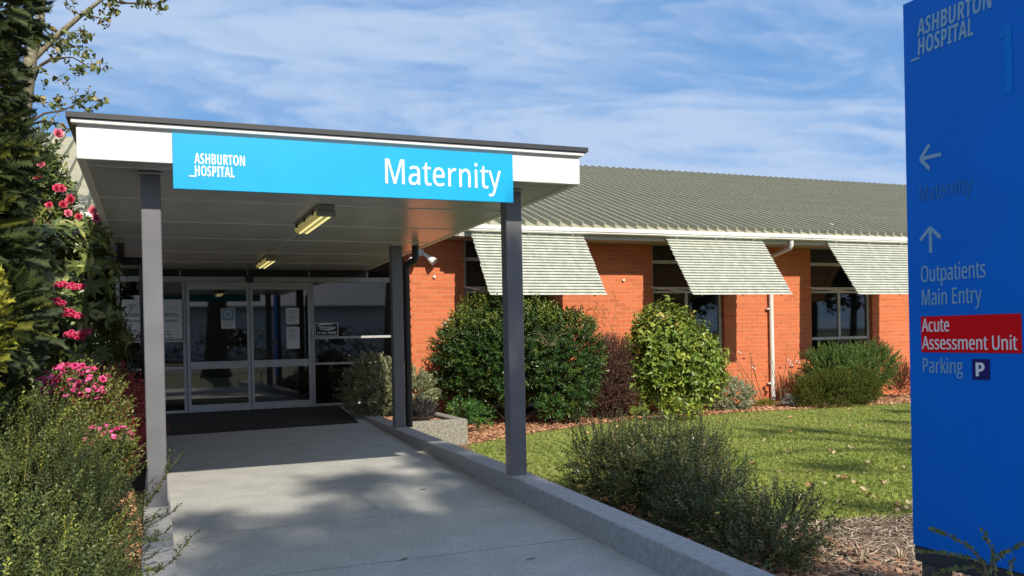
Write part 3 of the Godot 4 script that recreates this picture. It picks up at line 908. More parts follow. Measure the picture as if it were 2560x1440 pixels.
# ---------------------------------------------------------------- pylon sign
func pylon() -> void:
	var t := thing("pylon_sign", "tall blue hospital direction sign standing at the lawn edge", "sign", P(3.37, 0, 2.77))
	var xf := 3.31
	bar("body", xf + 0.006, xf + 0.104, 0.408, 2.962, 2.434, 3.090, M.charcoal, t, 0.002)
	bar("panel", xf, xf + 0.0058, 0.408, 2.966, 2.43, 3.094, M.blue, t, 0.001)
	bar("panel", xf + 0.1042, xf + 0.11, 0.408, 2.966, 2.43, 3.094, M.blue, t, 0.001)
	bar("plinth", xf + 0.004, xf + 0.106, 0.334, 0.406, 2.435, 3.09, M.charcoal, t, 0.003)
	for d in [[2.96, 3.06], [2.47, 2.57]]:
		bar("leg", xf + 0.01, xf + 0.10, -0.05, 0.333, d[0], d[1], M.timber, t, 0.006)
	var R := -PI / 2
	var X := xf - 0.0015
	letters("lettering", "ASHBURTON", t, P(X, 2.787, 3.012), 0.385, 0.077, M.silver, R, true, "Droid Sans", 0.06)
	letters("lettering", "HOSPITAL", t, P(X, 2.700, 3.010), 0.293, 0.077, M.silver, R, true, "Droid Sans", 0.06)
	bar("lettering", X - 0.001, X + 0.001, 2.683, 2.692, 3.003, 3.052, M.silver, t, 0.0)
	# the numeral 1
	bar("numeral", X - 0.001, X + 0.001, 2.405, 2.685, 2.535, 2.567, M.blue_light, t, 0.0)
	bar("numeral", X - 0.001, X + 0.001, 2.640, 2.667, 2.568, 2.592, M.blue_light, t, 0.0)
	# arrows
	for a in [[Vector2(3.008, 2.219), 0.0], [Vector2(2.96, 1.895), PI / 2]]:
		var mb := MB.new()
		var tip: Vector2 = a[0]
		# drawn for a left arrow in (right, up) axes, then turned
		var sh := [[[0.0, 0.0], [0.115, 0.0], 0.0085], [[0.0, 0.0], [0.052, 0.056], 0.0085], [[0.0, 0.0], [0.052, -0.056], 0.0085]]
		for s in sh:
			var p: Vector2 = Vector2(s[0][0], s[0][1]).rotated(-a[1])
			var q: Vector2 = Vector2(s[1][0], s[1][1]).rotated(-a[1])
			var o: Vector2 = (q - p).normalized().orthogonal() * s[2]
			var f := []
			for v in [p - o, q - o, q + o, p + o]:
				f.append(P(X - 0.0005 - 0.0004 * sh.find(s), tip.y + v.y, tip.x - v.x))
			mb.poly(f, Vector3(-1, 0, 0))
		wput("arrow", mb.mesh(), M.silver, t)
	letters("lettering", "Maternity", t, P(X, 2.022, 3.016), 0.280, 0.074, M.faded, R)
	letters("lettering", "Outpatients", t, P(X, 1.648, 3.016), 0.338, 0.074, M.silver, R)
	letters("lettering", "Main Entry", t, P(X, 1.540, 3.014), 0.315, 0.072, M.silver, R)
	bar("red_panel", X - 0.001, X + 0.001, 1.322, 1.487, 2.515, 3.022, M.red, t, 0.0)
	letters("lettering", "Acute", t, P(X - 0.0025, 1.417, 3.016), 0.150, 0.060, M.letter, R)
	letters("lettering", "Assessment Unit", t, P(X - 0.0025, 1.336, 3.016), 0.482, 0.060, M.letter, R)
	letters("lettering", "Parking", t, P(X, 1.228, 3.015), 0.215, 0.066, M.silver, R)
	bar("parking_panel", X - 0.001, X + 0.001, 1.205, 1.295, 2.665, 2.752, M.navy, t, 0.0)
	letters("lettering", "P", t, P(X - 0.0025, 1.220, 2.732), 0.042, 0.06, M.letter, R, true)

# ---------------------------------------------------------------- plants
# a twig along +Y with leaves round it; colours in the mesh only vary the tint of the copy
func sprig(n: int, L: float, ll: float, lw: float, ang: float, sd: int, fold := 0.22, droop := 0.15, twig := 0.0025) -> ArrayMesh:
	var g := RandomNumberGenerator.new()
	g.seed = sd
	var mb := MB.new()
	mb.col = Color(0.75, 0.55, 0.55)
	if twig > 0.0:
		mb.tube([Vector3.ZERO, Vector3(0.02 * L, L * 0.5, 0), Vector3(0, L, 0.02 * L)], [twig, twig * 0.8, twig * 0.5], 3, false)
	for i in n:
		var t := (i + 0.6) / n
		var az := i * 2.39996 + g.randf_range(-0.4, 0.4)
		var a := ang * g.randf_range(0.75, 1.25) * (1.1 - 0.35 * t)
		var out := Vector3(cos(az), 0, sin(az))
		var dir := (Vector3.UP * cos(a) + out * sin(a)).normalized()
		var k := g.randf_range(0.72, 1.22)
		mb.col = Color(k * g.randf_range(0.9, 1.12), k, k * g.randf_range(0.85, 1.1))
		var up := (Vector3.UP * sin(a) - out * cos(a) + Vector3(g.randf_range(-0.3, 0.3), g.randf_range(-0.3, 0.3), g.randf_range(-0.3, 0.3))).normalized()
		var z := g.randf_range(0.7, 1.15)
		mb.leaf(Vector3(0, L * t, 0), dir, up, ll * z, lw * z, fold, droop)
	return mb.mesh()

# needles in a flat comb
func frond(n: int, L: float, ll: float, lw: float, sd: int) -> ArrayMesh:
	var g := RandomNumberGenerator.new()
	g.seed = sd
	var mb := MB.new()
	for i in n:
		var t := (i + 0.5) / n
		var s := 1.0 if i % 2 == 0 else -1.0
		var dir := Vector3(s * 0.8, 0.62, g.randf_range(-0.35, 0.35)).normalized()
		var k := g.randf_range(0.7, 1.25)
		mb.col = Color(k, k, k)
		var o := Vector3(0, L * t, 0)
		var sd2 := dir.cross(Vector3.BACK).normalized() * lw * 0.5
		var nn := Vector3(s * -0.2, 0, 1).normalized()
		var q := o + dir * ll * g.randf_range(0.75, 1.1)
		mb.tri(o - sd2, o + sd2, q, nn)
	return mb.mesh()

func toward(y: Vector3, spin: float) -> Basis:
	var yy := y.normalized()
	var x := yy.cross(Vector3(0.3, 0.1, 0.95)).normalized()
	var z := x.cross(yy).normalized()
	return Basis(x, yy, z) * Basis(Vector3.UP, spin)

func ball() -> Vector3:
	var z := rng.randf_range(-1.0, 1.0)
	var a := rng.randf_range(0.0, TAU)
	var r := sqrt(1.0 - z * z)
	return Vector3(r * cos(a), z, r * sin(a))

# points and directions over the skin of a union of lobes [centre, radii]
func scatter(lobes: Array, count: int, inner: float, up: float, s0: float, s1: float, jit := 0.5, floor_y := 0.03) -> Array:
	var w := []
	var sum := 0.0
	for l in lobes:
		var k := pow(l[1].x * l[1].y * l[1].z, 0.667)
		sum += k
		w.append(sum)
	var out := []
	var tries := 0
	while out.size() < count and tries < count * 12:
		tries += 1
		var r := rng.randf() * sum
		var i := 0
		while w[i] < r:
			i += 1
		var dir := ball()
		var rad := 1.0 - (1.0 - inner) * pow(rng.randf(), 1.7)
		var q: Vector3 = lobes[i][0] + dir * lobes[i][1] * rad * rng.randf_range(0.93, 1.07)
		if q.y < floor_y:
			continue
		var deep := false
		for j in lobes.size():
			if j != i:
				var e: Vector3 = (q - lobes[j][0]) / lobes[j][1]
				if e.length() < inner * 0.85:
					deep = true
					break
		if deep:
			continue
		var nrm: Vector3 = (dir / lobes[i][1]).normalized()
		var y := nrm * (1.0 - up) + Vector3.UP * up + Vector3(rng.randf_range(-jit, jit), rng.randf_range(-jit, jit), rng.randf_range(-jit, jit))
		out.append(Transform3D(toward(y, rng.randf() * TAU).scaled(Vector3.ONE * rng.randf_range(s0, s1)), q))
	return out

func hues(n: int, a: Color, b: Color, c: Color, pc := 0.1) -> Array:
	var o := []
	for i in n:
		var k := a.lerp(b, rng.randf())
		if rng.randf() < pc:
			k = k.lerp(c, rng.randf_range(0.4, 1.0))
		o.append(k)
	return o

func stems(lobes: Array, base: Vector3, r: float, parent: Node, m: Material, extra := 2) -> void:
	var mb := MB.new()
	for l in lobes:
		for k in extra:
			var e: Vector3 = l[0] + ball() * l[1] * 0.75
			if e.y < 0.05:
				continue
			var s := base + Vector3(rng.randf_range(-1, 1), 0, rng.randf_range(-1, 1)) * 0.1
			var mid := s.lerp(e, 0.5) + Vector3(rng.randf_range(-0.05, 0.05), 0.06, rng.randf_range(-0.05, 0.05))
			mb.tube([s, mid, e], [r, r * 0.65, r * 0.3], 5, false)
	if mb.v.is_empty():
		return
	var o := wput("stems", mb.mesh(), m, parent)
	o.set_meta("kind", "stuff")

func foliage(parent: Node, mesh: Mesh, xf: Array, cols: Array, m: Material, called := "foliage") -> void:
	var o := copies(called, mesh, xf, cols, m, parent)
	o.global_position = Vector3.ZERO

func flower(sd: int, r: float, petals: int, rows: int) -> ArrayMesh:
	var g := RandomNumberGenerator.new()
	g.seed = sd
	var mb := MB.new()
	for k in rows:
		var tilt := lerpf(1.25, 0.35, float(k) / maxf(1.0, rows - 1.0))
		for i in petals:
			var az := TAU * (i + 0.5 * (k % 2)) / petals + g.randf_range(-0.2, 0.2)
			var out := Vector3(cos(az), 0, sin(az))
			var dir := (out * sin(tilt) + Vector3.UP * cos(tilt)).normalized()
			var up := (Vector3.UP * sin(tilt) - out * cos(tilt)).normalized()
			var v := g.randf_range(0.75, 1.2)
			mb.col = Color(v, v, v)
			mb.leaf(Vector3.UP * 0.004 * k, dir, up, r * (1.0 - 0.16 * k), r * 1.15, 0.10, -0.18)
	return mb.mesh()

func one_leaf(l: float, w: float, fold: float, droop: float) -> ArrayMesh:
	# a leaf blade with a bent midrib, 12 triangles
	var mb := MB.new()
	var prof := [[0.0, 0.04], [0.25, 0.8], [0.5, 1.0], [0.78, 0.66], [1.0, 0.0]]
	for s in [-1.0, 1.0]:
		for i in prof.size() - 1:
			var a: Array = prof[i]
			var b: Array = prof[i + 1]
			var p0 := Vector3(0, a[0] * l, -droop * l * a[0] * a[0])
			var p1 := Vector3(0, b[0] * l, -droop * l * b[0] * b[0])
			var q0 := p0 + Vector3(s * a[1] * w * 0.5, 0, a[1] * w * fold)
			var q1 := p1 + Vector3(s * b[1] * w * 0.5, 0, b[1] * w * fold)
			var nn := Vector3(-s * fold * 1.5, 0.2 * droop, 1).normalized()
			mb.poly([p0, q0, q1], nn)
			if i < prof.size() - 2:
				mb.poly([p0, q1, p1], nn)
			else:
				mb.poly([p0, q0, p1], nn)
	return mb.mesh()

func plain_leaf_mats(cols: Array, rough: float) -> Array:
	var o := []
	for c in cols:
		var m := mat(c, rough)
		m.backlight_enabled = true
		m.backlight = Color(0.2, 0.22, 0.1)
		o.append(m)
	return o

func camera_side(q: Vector3, nrm: Vector3) -> bool:
	return nrm.dot((Vector3(0, EYE, 0) - q).normalized()) > 0.15

# single leaves that can be told apart, on the viewer's side of the lobes
func single_leaves(parent: Node, lobes: Array, count: int, meshes: Array, mats: Array, out := 1.03, hang := 0.0) -> void:
	var made := 0
	var tries := 0
	while made < count and tries < count * 30:
		tries += 1
		var l: Array = lobes[rng.randi() % lobes.size()]
		var dir := ball()
		var q: Vector3 = l[0] + dir * l[1] * out * rng.randf_range(0.95, 1.06)
		if q.y < 0.08 or not camera_side(q, dir):
			continue
		var deep := false
		for j in lobes:
			if j != l and ((q - j[0]) / j[1]).length() < 0.95:
				deep = true
		if deep:
			continue
		var o := put("leaf", meshes[rng.randi() % meshes.size()], mats[rng.randi() % mats.size()], parent)
		var y := (dir * 0.7 + Vector3(rng.randf_range(-0.8, 0.8), rng.randf_range(-0.3, 0.6) - hang, rng.randf_range(-0.2, 0.5))).normalized()
		o.global_transform = Transform3D(toward(y, rng.randf() * TAU).scaled(Vector3.ONE * rng.randf_range(0.75, 1.15)), q)
		made += 1

func bush(called: String, label: String, cat: String, base: Vector3, lobes: Array, meshes: Array, counts: Array, size: Array, cols: Array, m: Material, inner := 0.55, up := 0.35, group := "", stem := 0.012, sm: Material = null) -> Node3D:
	var t := thing(called, label, cat, base, group)
	stems(lobes, base, stem, t, sm if sm else M.twig)
	for i in meshes.size():
		var xf := scatter(lobes, counts[i], inner, up, size[0], size[1])
		foliage(t, meshes[i], xf, hues(xf.size(), cols[0], cols[1], cols[2]), m)
	return t

func garden_right() -> void:
	# big dark glossy shrub
	var dk := [sprig(9, 0.16, 0.060, 0.028, 0.9, 1), sprig(7, 0.13, 0.055, 0.024, 0.8, 2)]
	var lb := [[P(5.35, 1.15, 12.95), Vector3(1.05, 0.62, 0.75)], [P(4.75, 1.20, 13.05), Vector3(0.68, 0.46, 0.55)], [P(6.15, 1.05, 12.85), Vector3(0.62, 0.66, 0.62)], [P(5.3, 1.6, 13.05), Vector3(0.72, 0.42, 0.5)], [P(6.1, 0.55, 12.6), Vector3(0.48, 0.42, 0.45)], [P(4.6, 0.62, 13.2), Vector3(0.5, 0.3, 0.45)]]
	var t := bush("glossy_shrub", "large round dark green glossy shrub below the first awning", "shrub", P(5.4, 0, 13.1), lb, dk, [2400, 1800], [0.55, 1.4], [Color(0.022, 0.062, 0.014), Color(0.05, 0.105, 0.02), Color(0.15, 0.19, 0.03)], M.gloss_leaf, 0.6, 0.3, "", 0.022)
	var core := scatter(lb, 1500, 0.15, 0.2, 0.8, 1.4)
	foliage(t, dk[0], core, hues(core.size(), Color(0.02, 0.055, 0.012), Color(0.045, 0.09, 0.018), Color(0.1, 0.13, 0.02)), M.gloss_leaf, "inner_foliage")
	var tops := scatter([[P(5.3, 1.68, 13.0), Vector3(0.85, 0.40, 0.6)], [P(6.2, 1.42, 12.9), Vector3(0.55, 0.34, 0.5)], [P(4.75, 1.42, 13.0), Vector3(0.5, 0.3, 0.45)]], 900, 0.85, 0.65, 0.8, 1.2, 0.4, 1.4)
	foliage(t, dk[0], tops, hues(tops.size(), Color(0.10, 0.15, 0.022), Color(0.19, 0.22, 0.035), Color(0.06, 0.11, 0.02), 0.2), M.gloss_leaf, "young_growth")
	for q in [[P(5.75, 0.30, 12.3), 0.26], [P(4.15, 0.35, 12.0), 0.22], [P(4.45, 0.25, 12.2), 0.2], [P(5.05, 0.62, 12.5), 0.26]]:
		var xf := scatter([[q[0], Vector3(q[1], q[1] * 0.6, q[1])]], 90, 0.3, 0.3, 0.7, 1.1)
		foliage(t, dk[1], xf, hues(xf.size(), Color(0.03, 0.10, 0.02), Color(0.07, 0.18, 0.03), Color(0.2, 0.26, 0.06)), M.gloss_leaf, "low_branch")
	# dead twigs spraying over the shrub
	var tw := MB.new()
	for i in 26:
		var a := rng.randf_range(-1.3, 1.3)
		var l := rng.randf_range(0.2, 0.5)
		var o := P(5.72, 1.25, 12.35)
		tw.tube([o, o + Vector3(sin(a) * l * 0.6, cos(a) * l * 0.7, 0.05), o + Vector3(sin(a) * l, cos(a) * l * 0.75, 0.1)], [0.005, 0.003, 0.0015], 4, false)
	wput("dead_twigs", tw.mesh(), mat(Color(0.22, 0.19, 0.11), 0.9), t).set_meta("kind", "stuff")
	# straggly climber on the bricks
	var th := sprig(6, 0.12, 0.032, 0.02, 1.1, 5)
	var cl := thing("climbing_rose", "thin straggly climber with tiny leaves against the brick pier", "plant", P(7.3, 0, 13.85))
	var cmb := MB.new()
	var cx := []
	for i in 7:
		var p := P(7.15 + 0.05 * i, 0.1, 13.8)
		var path := [p]
		for k in 6:
			p += Vector3(rng.randf_range(-0.11, 0.13), rng.randf_range(0.22, 0.38), rng.randf_range(-0.02, 0.03))
			path.append(p)
			for j in 3:
				cx.append(Transform3D(toward(Vector3(rng.randf_range(-1, 1), 0.6, rng.randf_range(-0.3, 0.8)), 0).scaled(Vector3.ONE * rng.randf_range(0.6, 1.1)), p + Vector3(rng.randf_range(-0.1, 0.1), rng.randf_range(-0.12, 0.12), 0)))
		cmb.tube(path, [0.006, 0.006, 0.005, 0.004, 0.003, 0.002, 0.002], 4, false)
	wput("stems", cmb.mesh(), M.twig, cl).set_meta("kind", "stuff")
	foliage(cl, th, cx, hues(cx.size(), Color(0.10, 0.13, 0.03), Color(0.2, 0.2, 0.05), Color(0.22, 0.09, 0.04), 0.3), M.leaf)
	# brown heath
	var br := sprig(20, 0.15, 0.026, 0.009, 0.7, 6, 0.1, 0.0, 0.004)
	bush("brown_shrub", "rounded brown twiggy shrub between the two green shrubs", "shrub", P(7.15, 0, 13.0), [[P(7.15, 0.75, 13.0), Vector3(0.44, 0.56, 0.42)], [P(7.10, 0.45, 12.95), Vector3(0.36, 0.42, 0.36)]], [br], [3000], [0.8, 1.3], [Color(0.11, 0.060, 0.046), Color(0.20, 0.12, 0.088), Color(0.30, 0.21, 0.16)], M.matt_leaf, 0.45, 0.35, "", 0.008)
	# light green broad-leaved shrub
	var lg := [sprig(8, 0.15, 0.085, 0.040, 1.0, 7, 0.2, 0.35), sprig(7, 0.14, 0.090, 0.042, 1.15, 8, 0.2, 0.45)]
	var ll := [[P(8.25, 1.0, 12.8), Vector3(0.82, 0.60, 0.62)], [P(8.15, 1.35, 12.85), Vector3(0.50, 0.46, 0.45)], [P(8.6, 0.75, 12.7), Vector3(0.52, 0.5, 0.5)], [P(7.85, 0.68, 12.7), Vector3(0.38, 0.40, 0.40)]]
	t = bush("broadleaf_shrub", "bright yellow-green broad-leaved shrub before the middle window", "shrub", P(8.25, 0, 12.9), ll, lg, [900, 800], [0.6, 1.35], [Color(0.10, 0.17, 0.025), Color(0.23, 0.30, 0.04), Color(0.42, 0.44, 0.06)], M.leaf, 0.6, 0.25, "", 0.018)
	single_leaves(t, ll, 290, [one_leaf(0.09, 0.042, 0.15, 0.3), one_leaf(0.10, 0.044, 0.2, 0.15)], plain_leaf_mats([Color(0.17, 0.25, 0.03), Color(0.29, 0.36, 0.045), Color(0.42, 0.44, 0.06), Color(0.09, 0.16, 0.025)], 0.4), 1.05, 0.4)
	var sprout := scatter([[P(8.1, 1.5, 12.8), Vector3(0.42, 0.34, 0.4)], [P(8.75, 1.05, 12.7), Vector3(0.36, 0.3, 0.35)], [P(7.7, 1.1, 12.7), Vector3(0.3, 0.3, 0.3)]], 130, 0.9, 0.7, 1.0, 1.5, 0.4, 0.9)
	foliage(t, lg[0], sprout, hues(sprout.size(), Color(0.20, 0.26, 0.035), Color(0.36, 0.38, 0.06), Color(0.4, 0.3, 0.06), 0.2), M.leaf, "young_shoots")
	var low := scatter([[P(7.85, 0.16, 12.0), Vector3(0.34, 0.13, 0.2)], [P(7.3, 0.12, 12.35), Vector3(0.13, 0.12, 0.13)]], 90, 0.3, 0.5, 0.7, 1.0)
	foliage(t, lg[0], low, hues(low.size(), Color(0.2, 0.27, 0.03), Color(0.36, 0.40, 0.04), Color(0.12, 0.2, 0.03)), M.leaf, "low_shoots")
	# grey-green mound
	var gm := sprig(16, 0.10, 0.034, 0.015, 0.8, 9)
	bush("grey_mound", "small grey-green rounded mound plant at the foot of the brick pier", "plant", P(9.65, 0, 13.1), [[P(9.65, 0.24, 13.1), Vector3(0.44, 0.30, 0.32)], [P(9.35, 0.42, 13.3), Vector3(0.16, 0.2, 0.16)]], [gm], [1100], [0.7, 1.1], [Color(0.26, 0.30, 0.18), Color(0.40, 0.44, 0.28), Color(0.52, 0.54, 0.4)], M.matt_leaf, 0.6, 0.4)
	bush("moss_cushion", "tiny bright moss-green cushion beside the white downpipe", "plant", P(10.5, 0, 13.2), [[P(10.5, 0.05, 13.2), Vector3(0.24, 0.08, 0.15)]], [sprig(12, 0.06, 0.02, 0.004, 0.5, 10)], [420], [0.6, 1.0], [Color(0.16, 0.20, 0.02), Color(0.24, 0.27, 0.03), Color(0.3, 0.3, 0.05)], M.matt_leaf, 0.4, 0.8, "", 0.003)
	# rock
	var rk := MB.new()
	var nz := FastNoiseLite.new()
	nz.seed = 3
	nz.frequency = 1.4
	for i in 10:
		for j in 16:
			var f := []
			for e in [[0, 0], [1, 0], [1, 1], [0, 1]]:
				var th2: float = PI * (i + e[0]) / 10.0
				var ph: float = TAU * ((j + e[1]) % 16) / 16.0
				var u := Vector3(sin(th2) * cos(ph), cos(th2), sin(th2) * sin(ph))
				f.append(P(10.86, 0.08, 12.95) + u * Vector3(0.15, 0.17, 0.14) * (1.0 + 0.45 * nz.get_noise_3dv(u * 1.3)))
			if i > 0:
				rk.poly([f[0], f[1], f[2]], f[0] - P(10.86, 0.08, 12.95))
			if i < 9:
				rk.poly([f[0] if i == 0 else f[0], f[2], f[3]], f[2] - P(10.86, 0.08, 12.95))
	tag(put("garden_rock", rk.mesh(), M.rock), "grey stone lying in the mulch right of the white downpipe", "rock")
	# rose and magnolia stems with their flowers
	var pale := flower(31, 0.05, 6, 2)
	var bud := flower(32, 0.04, 4, 2)
	var pink_white := mat(Color(0.72, 0.55, 0.52), 0.5)
	var purple := mat(Color(0.22, 0.02, 0.09), 0.5)
	for q in [["bare_rose", "sparse rose stems with two pale blooms left of the downpipe", 10.65, -1.0, [[10.10, 1.02], [10.42, 0.72]], [[10.2, 0.9]]], ["young_magnolia", "young magnolia with white and purple blooms right of the downpipe", 11.15, 1.0, [[11.25, 0.83], [11.30, 0.75], [11.45, 0.80], [11.55, 0.62], [11.6, 0.45]], [[11.03, 0.70], [11.28, 0.70]]]]:
		var r := thing(q[0], q[1], "plant", P(q[2], 0, 13.5))
		var mb := MB.new()
		var lx := []
		for i in 5:
			var p := P(q[2] + rng.randf_range(-0.08, 0.08), 0.02, 13.45 + rng.randf_range(-0.1, 0.1))
			var path := [p]
			var lean: float = q[3] * (-0.14 if i > 2 else 0.1) * rng.randf_range(0.2, 1.1)
			if q[3] < 0:
				lean = -rng.randf_range(0.02, 0.14)
			for k in 5:
				p += Vector3(lean + rng.randf_range(-0.03, 0.03), rng.randf_range(0.16, 0.25), rng.randf_range(-0.03, 0.03))
				path.append(p)
				if rng.randf() < 0.8:
					lx.append(Transform3D(toward(Vector3(rng.randf_range(-1, 1), 0.5, rng.randf_range(-0.5, 1)), 0).scaled(Vector3.ONE * rng.randf_range(0.5, 1.0)), p))
			mb.tube(path, [0.008, 0.007, 0.006, 0.005, 0.004, 0.002], 5, false)
		wput("stems", mb.mesh(), mat(Color(0.16, 0.11, 0.05), 0.8), r).set_meta("kind", "stuff")
		foliage(r, sprig(4, 0.07, 0.05, 0.026, 1.0, 12), lx, hues(lx.size(), Color(0.14, 0.17, 0.03), Color(0.2, 0.16, 0.05), Color(0.3, 0.1, 0.06), 0.3), M.leaf)
		for b in q[4]:
			var o := put("flower", pale, pink_white, r)
			o.global_transform = Transform3D(toward(Vector3(0.1, 0.8, 0.6), 0.4), P(b[0], b[1], 13.4))
		for b in q[5]:
			var o := put("bud", bud, purple, r)
			o.global_transform = Transform3D(toward(Vector3(0, 1, 0.2), 0.4), P(b[0], b[1], 13.4))
	# feathery and heathy shrubs under the third window
	var fe := sprig(30, 0.20, 0.036, 0.011, 0.8, 13, 0.1, 0.0)
	bush("feathery_shrub", "feathery mid-green shrub with pointed shoots under the third window", "shrub", P(12.5, 0, 13.15), [[P(12.4, 0.55, 13.15), Vector3(0.95, 0.38, 0.45)], [P(12.0, 0.7, 13.1), Vector3(0.5, 0.28, 0.4)], [P(13.0, 0.62, 13.2), Vector3(0.6, 0.40, 0.4)]], [fe], [1500], [0.8, 1.4], [Color(0.06, 0.13, 0.03), Color(0.12, 0.20, 0.04), Color(0.2, 0.26, 0.07)], M.matt_leaf, 0.6, 0.45)
	var he := sprig(20, 0.10, 0.024, 0.009, 0.7, 14, 0.1, 0.0)
	bush("heath_mound", "dense olive-green heath mound in front of the feathery shrub", "shrub", P(11.7, 0, 12.65), [[P(11.6, 0.26, 12.65), Vector3(0.80, 0.36, 0.42)], [P(12.15, 0.30, 12.7), Vector3(0.52, 0.36, 0.4)]], [he], [3400], [0.8, 1.2], [Color(0.075, 0.10, 0.012), Color(0.13, 0.15, 0.02), Color(0.06, 0.13, 0.03)], M.matt_leaf, 0.7, 0.45)
	bush("red_twigs", "wispy red-brown twiggy plant at the pylon's edge by the wall", "plant", P(14.0, 0, 13.3), [[P(14.0, 0.35, 13.3), Vector3(0.26, 0.32, 0.22)], [P(13.55, 0.95, 13.6), Vector3(0.22, 0.2, 0.15)]], [br], [520], [0.8, 1.3], [Color(0.12, 0.04, 0.03), Color(0.2, 0.08, 0.05), Color(0.14, 0.12, 0.05)], M.matt_leaf, 0.2, 0.5, "", 0.006)
	# planter hedge with pale-edged leaves
	var pv := [sprig(12, 0.11, 0.036, 0.021, 1.0, 15, 0.1, 0.05), sprig(10, 0.10, 0.040, 0.022, 1.0, 16, 0.1, 0.05)]
	bush("planter_hedge", "pale variegated small-leaved bush growing in the concrete planter", "shrub", P(3.3, 0.27, 12.9), [[P(3.15, 0.72, 12.95), Vector3(0.55, 0.36, 0.6)], [P(3.05, 0.95, 13.1), Vector3(0.24, 0.22, 0.3)], [P(3.5, 0.62, 12.7), Vector3(0.42, 0.34, 0.5)], [P(2.95, 0.55, 12.6), Vector3(0.38, 0.25, 0.4)]], pv, [1100, 1000], [0.75, 1.15], [Color(0.13, 0.15, 0.07), Color(0.30, 0.32, 0.17), Color(0.48, 0.48, 0.32)], M.leaf, 0.6, 0.3)
	bush("black_grass", "tuft of dark wiry grass in the planter's front corner", "plant", P(3.3, 0.27, 11.5), [[P(3.3, 0.36, 11.5), Vector3(0.26, 0.14, 0.25)]], [sprig(9, 0.06, 0.16, 0.006, 0.7, 17, 0.05, 0.2, 0.0)], [130], [0.7, 1.2], [Color(0.03, 0.03, 0.035), Color(0.07, 0.06, 0.06), Color(0.12, 0.1, 0.08)], M.matt_leaf, 0.1, 0.8, "", 0.002)
	# cotoneaster along the path wall, in the shade
	var ct := [sprig(18, 0.16, 0.026, 0.015, 1.05, 18, 0.15, 0.1, 0.002), sprig(30, 0.30, 0.022, 0.013, 1.05, 19, 0.15, 0.1, 0.0025)]
	var fl := []
	for q in [[3.62, 6.95, 0.26], [3.85, 6.75, 0.30], [3.55, 6.45, 0.30], [3.95, 6.35, 0.36], [4.25, 6.25, 0.27], [3.55, 5.95, 0.29], [3.92, 5.85, 0.32], [3.55, 5.4, 0.25], [3.85, 5.3, 0.24]]:
		fl.append([P(q[0], q[2] * 0.85, q[1]), Vector3(q[2] * 0.86, q[2], q[2] * 0.95)])
	t = bush("dark_cotoneaster", "sprawling dark small-leaved shrub with upright shoots behind the path wall", "shrub", P(3.8, 0, 6.3), fl, [ct[0]], [2300], [0.6, 1.2], [Color(0.045, 0.068, 0.02), Color(0.10, 0.125, 0.035), Color(0.24, 0.19, 0.07)], M.leaf, 0.35, 0.25, "", 0.008)
	var sh := scatter(fl, 150, 0.9, 0.85, 0.8, 1.15, 0.25, 0.3)
	foliage(t, ct[1], sh, hues(sh.size(), Color(0.05, 0.07, 0.022), Color(0.10, 0.125, 0.035), Color(0.18, 0.17, 0.06)), M.leaf, "upright_shoots")
	var f2 := [[P(3.45, 0.16, 4.95), Vector3(0.28, 0.22, 0.34)], [P(3.62, 0.17, 4.45), Vector3(0.27, 0.21, 0.3)], [P(3.35, 0.08, 4.3), Vector3(0.24, 0.15, 0.28)]]
	t = bush("low_cotoneaster", "lower dark small-leaved shrub nearest the pylon among dead leaves", "shrub", P(3.6, 0, 4.6), f2, [ct[0]], [900], [0.7, 1.1], [Color(0.05, 0.075, 0.025), Color(0.11, 0.13, 0.04), Color(0.28, 0.22, 0.09)], M.leaf, 0.35, 0.25, "", 0.007)
	# spray of leaves before the pylon foot
	var sp := thing("leafy_spray", "arching sprays of tiny round leaves in front of the pylon base", "plant", P(2.9, 0, 2.35))
	var smb := MB.new()
	var sx := []
	for c in [[[2.93, 0.0], [2.907, 0.494], [2.898, 0.548], [2.858, 0.598], [2.786, 0.640], [2.69, 0.676]], [[2.94, 0.05], [2.95, 0.5], [2.962, 0.563], [2.964, 0.608], [2.954, 0.655]], [[2.93, 0.1], [2.91, 0.5], [2.994, 0.547], [3.082, 0.557], [3.2, 0.57]], [[2.92, 0.1], [2.89, 0.54], [2.825, 0.564], [2.744, 0.581], [2.604, 0.604]], [[2.92, 0.1], [2.90, 0.49], [2.866, 0.521], [2.742, 0.522], [2.68, 0.50]], [[2.93, 0.1], [3.02, 0.4], [3.06, 0.5], [3.10, 0.53]], [[2.9, 0.05], [2.75, 0.35], [2.62, 0.44], [2.5, 0.45]]]:
		var path := []
		var rad := []
		for k in c.size():
			path.append(P(c[k][0], c[k][1], 2.35 + 0.02 * k))
			rad.append(lerpf(0.005, 0.0015, k / (c.size() - 1.0)))
		smb.tube(path, rad, 5, false)
		for k in range(1, path.size() - 1):
			var n := int((path[k + 1] - path[k]).length() / 0.010)
			for i in n:
				var a := rng.randf() * TAU
				sx.append(Transform3D(toward(Vector3(cos(a), 0.5, sin(a)), rng.randf() * TAU).scaled(Vector3.ONE * rng.randf_range(0.6, 1.1)), path[k].lerp(path[k + 1], float(i) / n)))
	wput("stems", smb.mesh(), mat(Color(0.16, 0.13, 0.08), 0.8), sp).set_meta("kind", "stuff")
	foliage(sp, sprig(4, 0.010, 0.018, 0.013, 1.1, 21, 0.1, 0.1, 0.0), sx, hues(sx.size(), Color(0.06, 0.11, 0.025), Color(0.14, 0.2, 0.05), Color(0.25, 0.28, 0.1)), M.leaf)
	# dry tussocks
	var straw := [mat(Color(0.46, 0.38, 0.27), 0.8), mat(Color(0.40, 0.27, 0.20), 0.8), mat(Color(0.33, 0.28, 0.19), 0.8)]
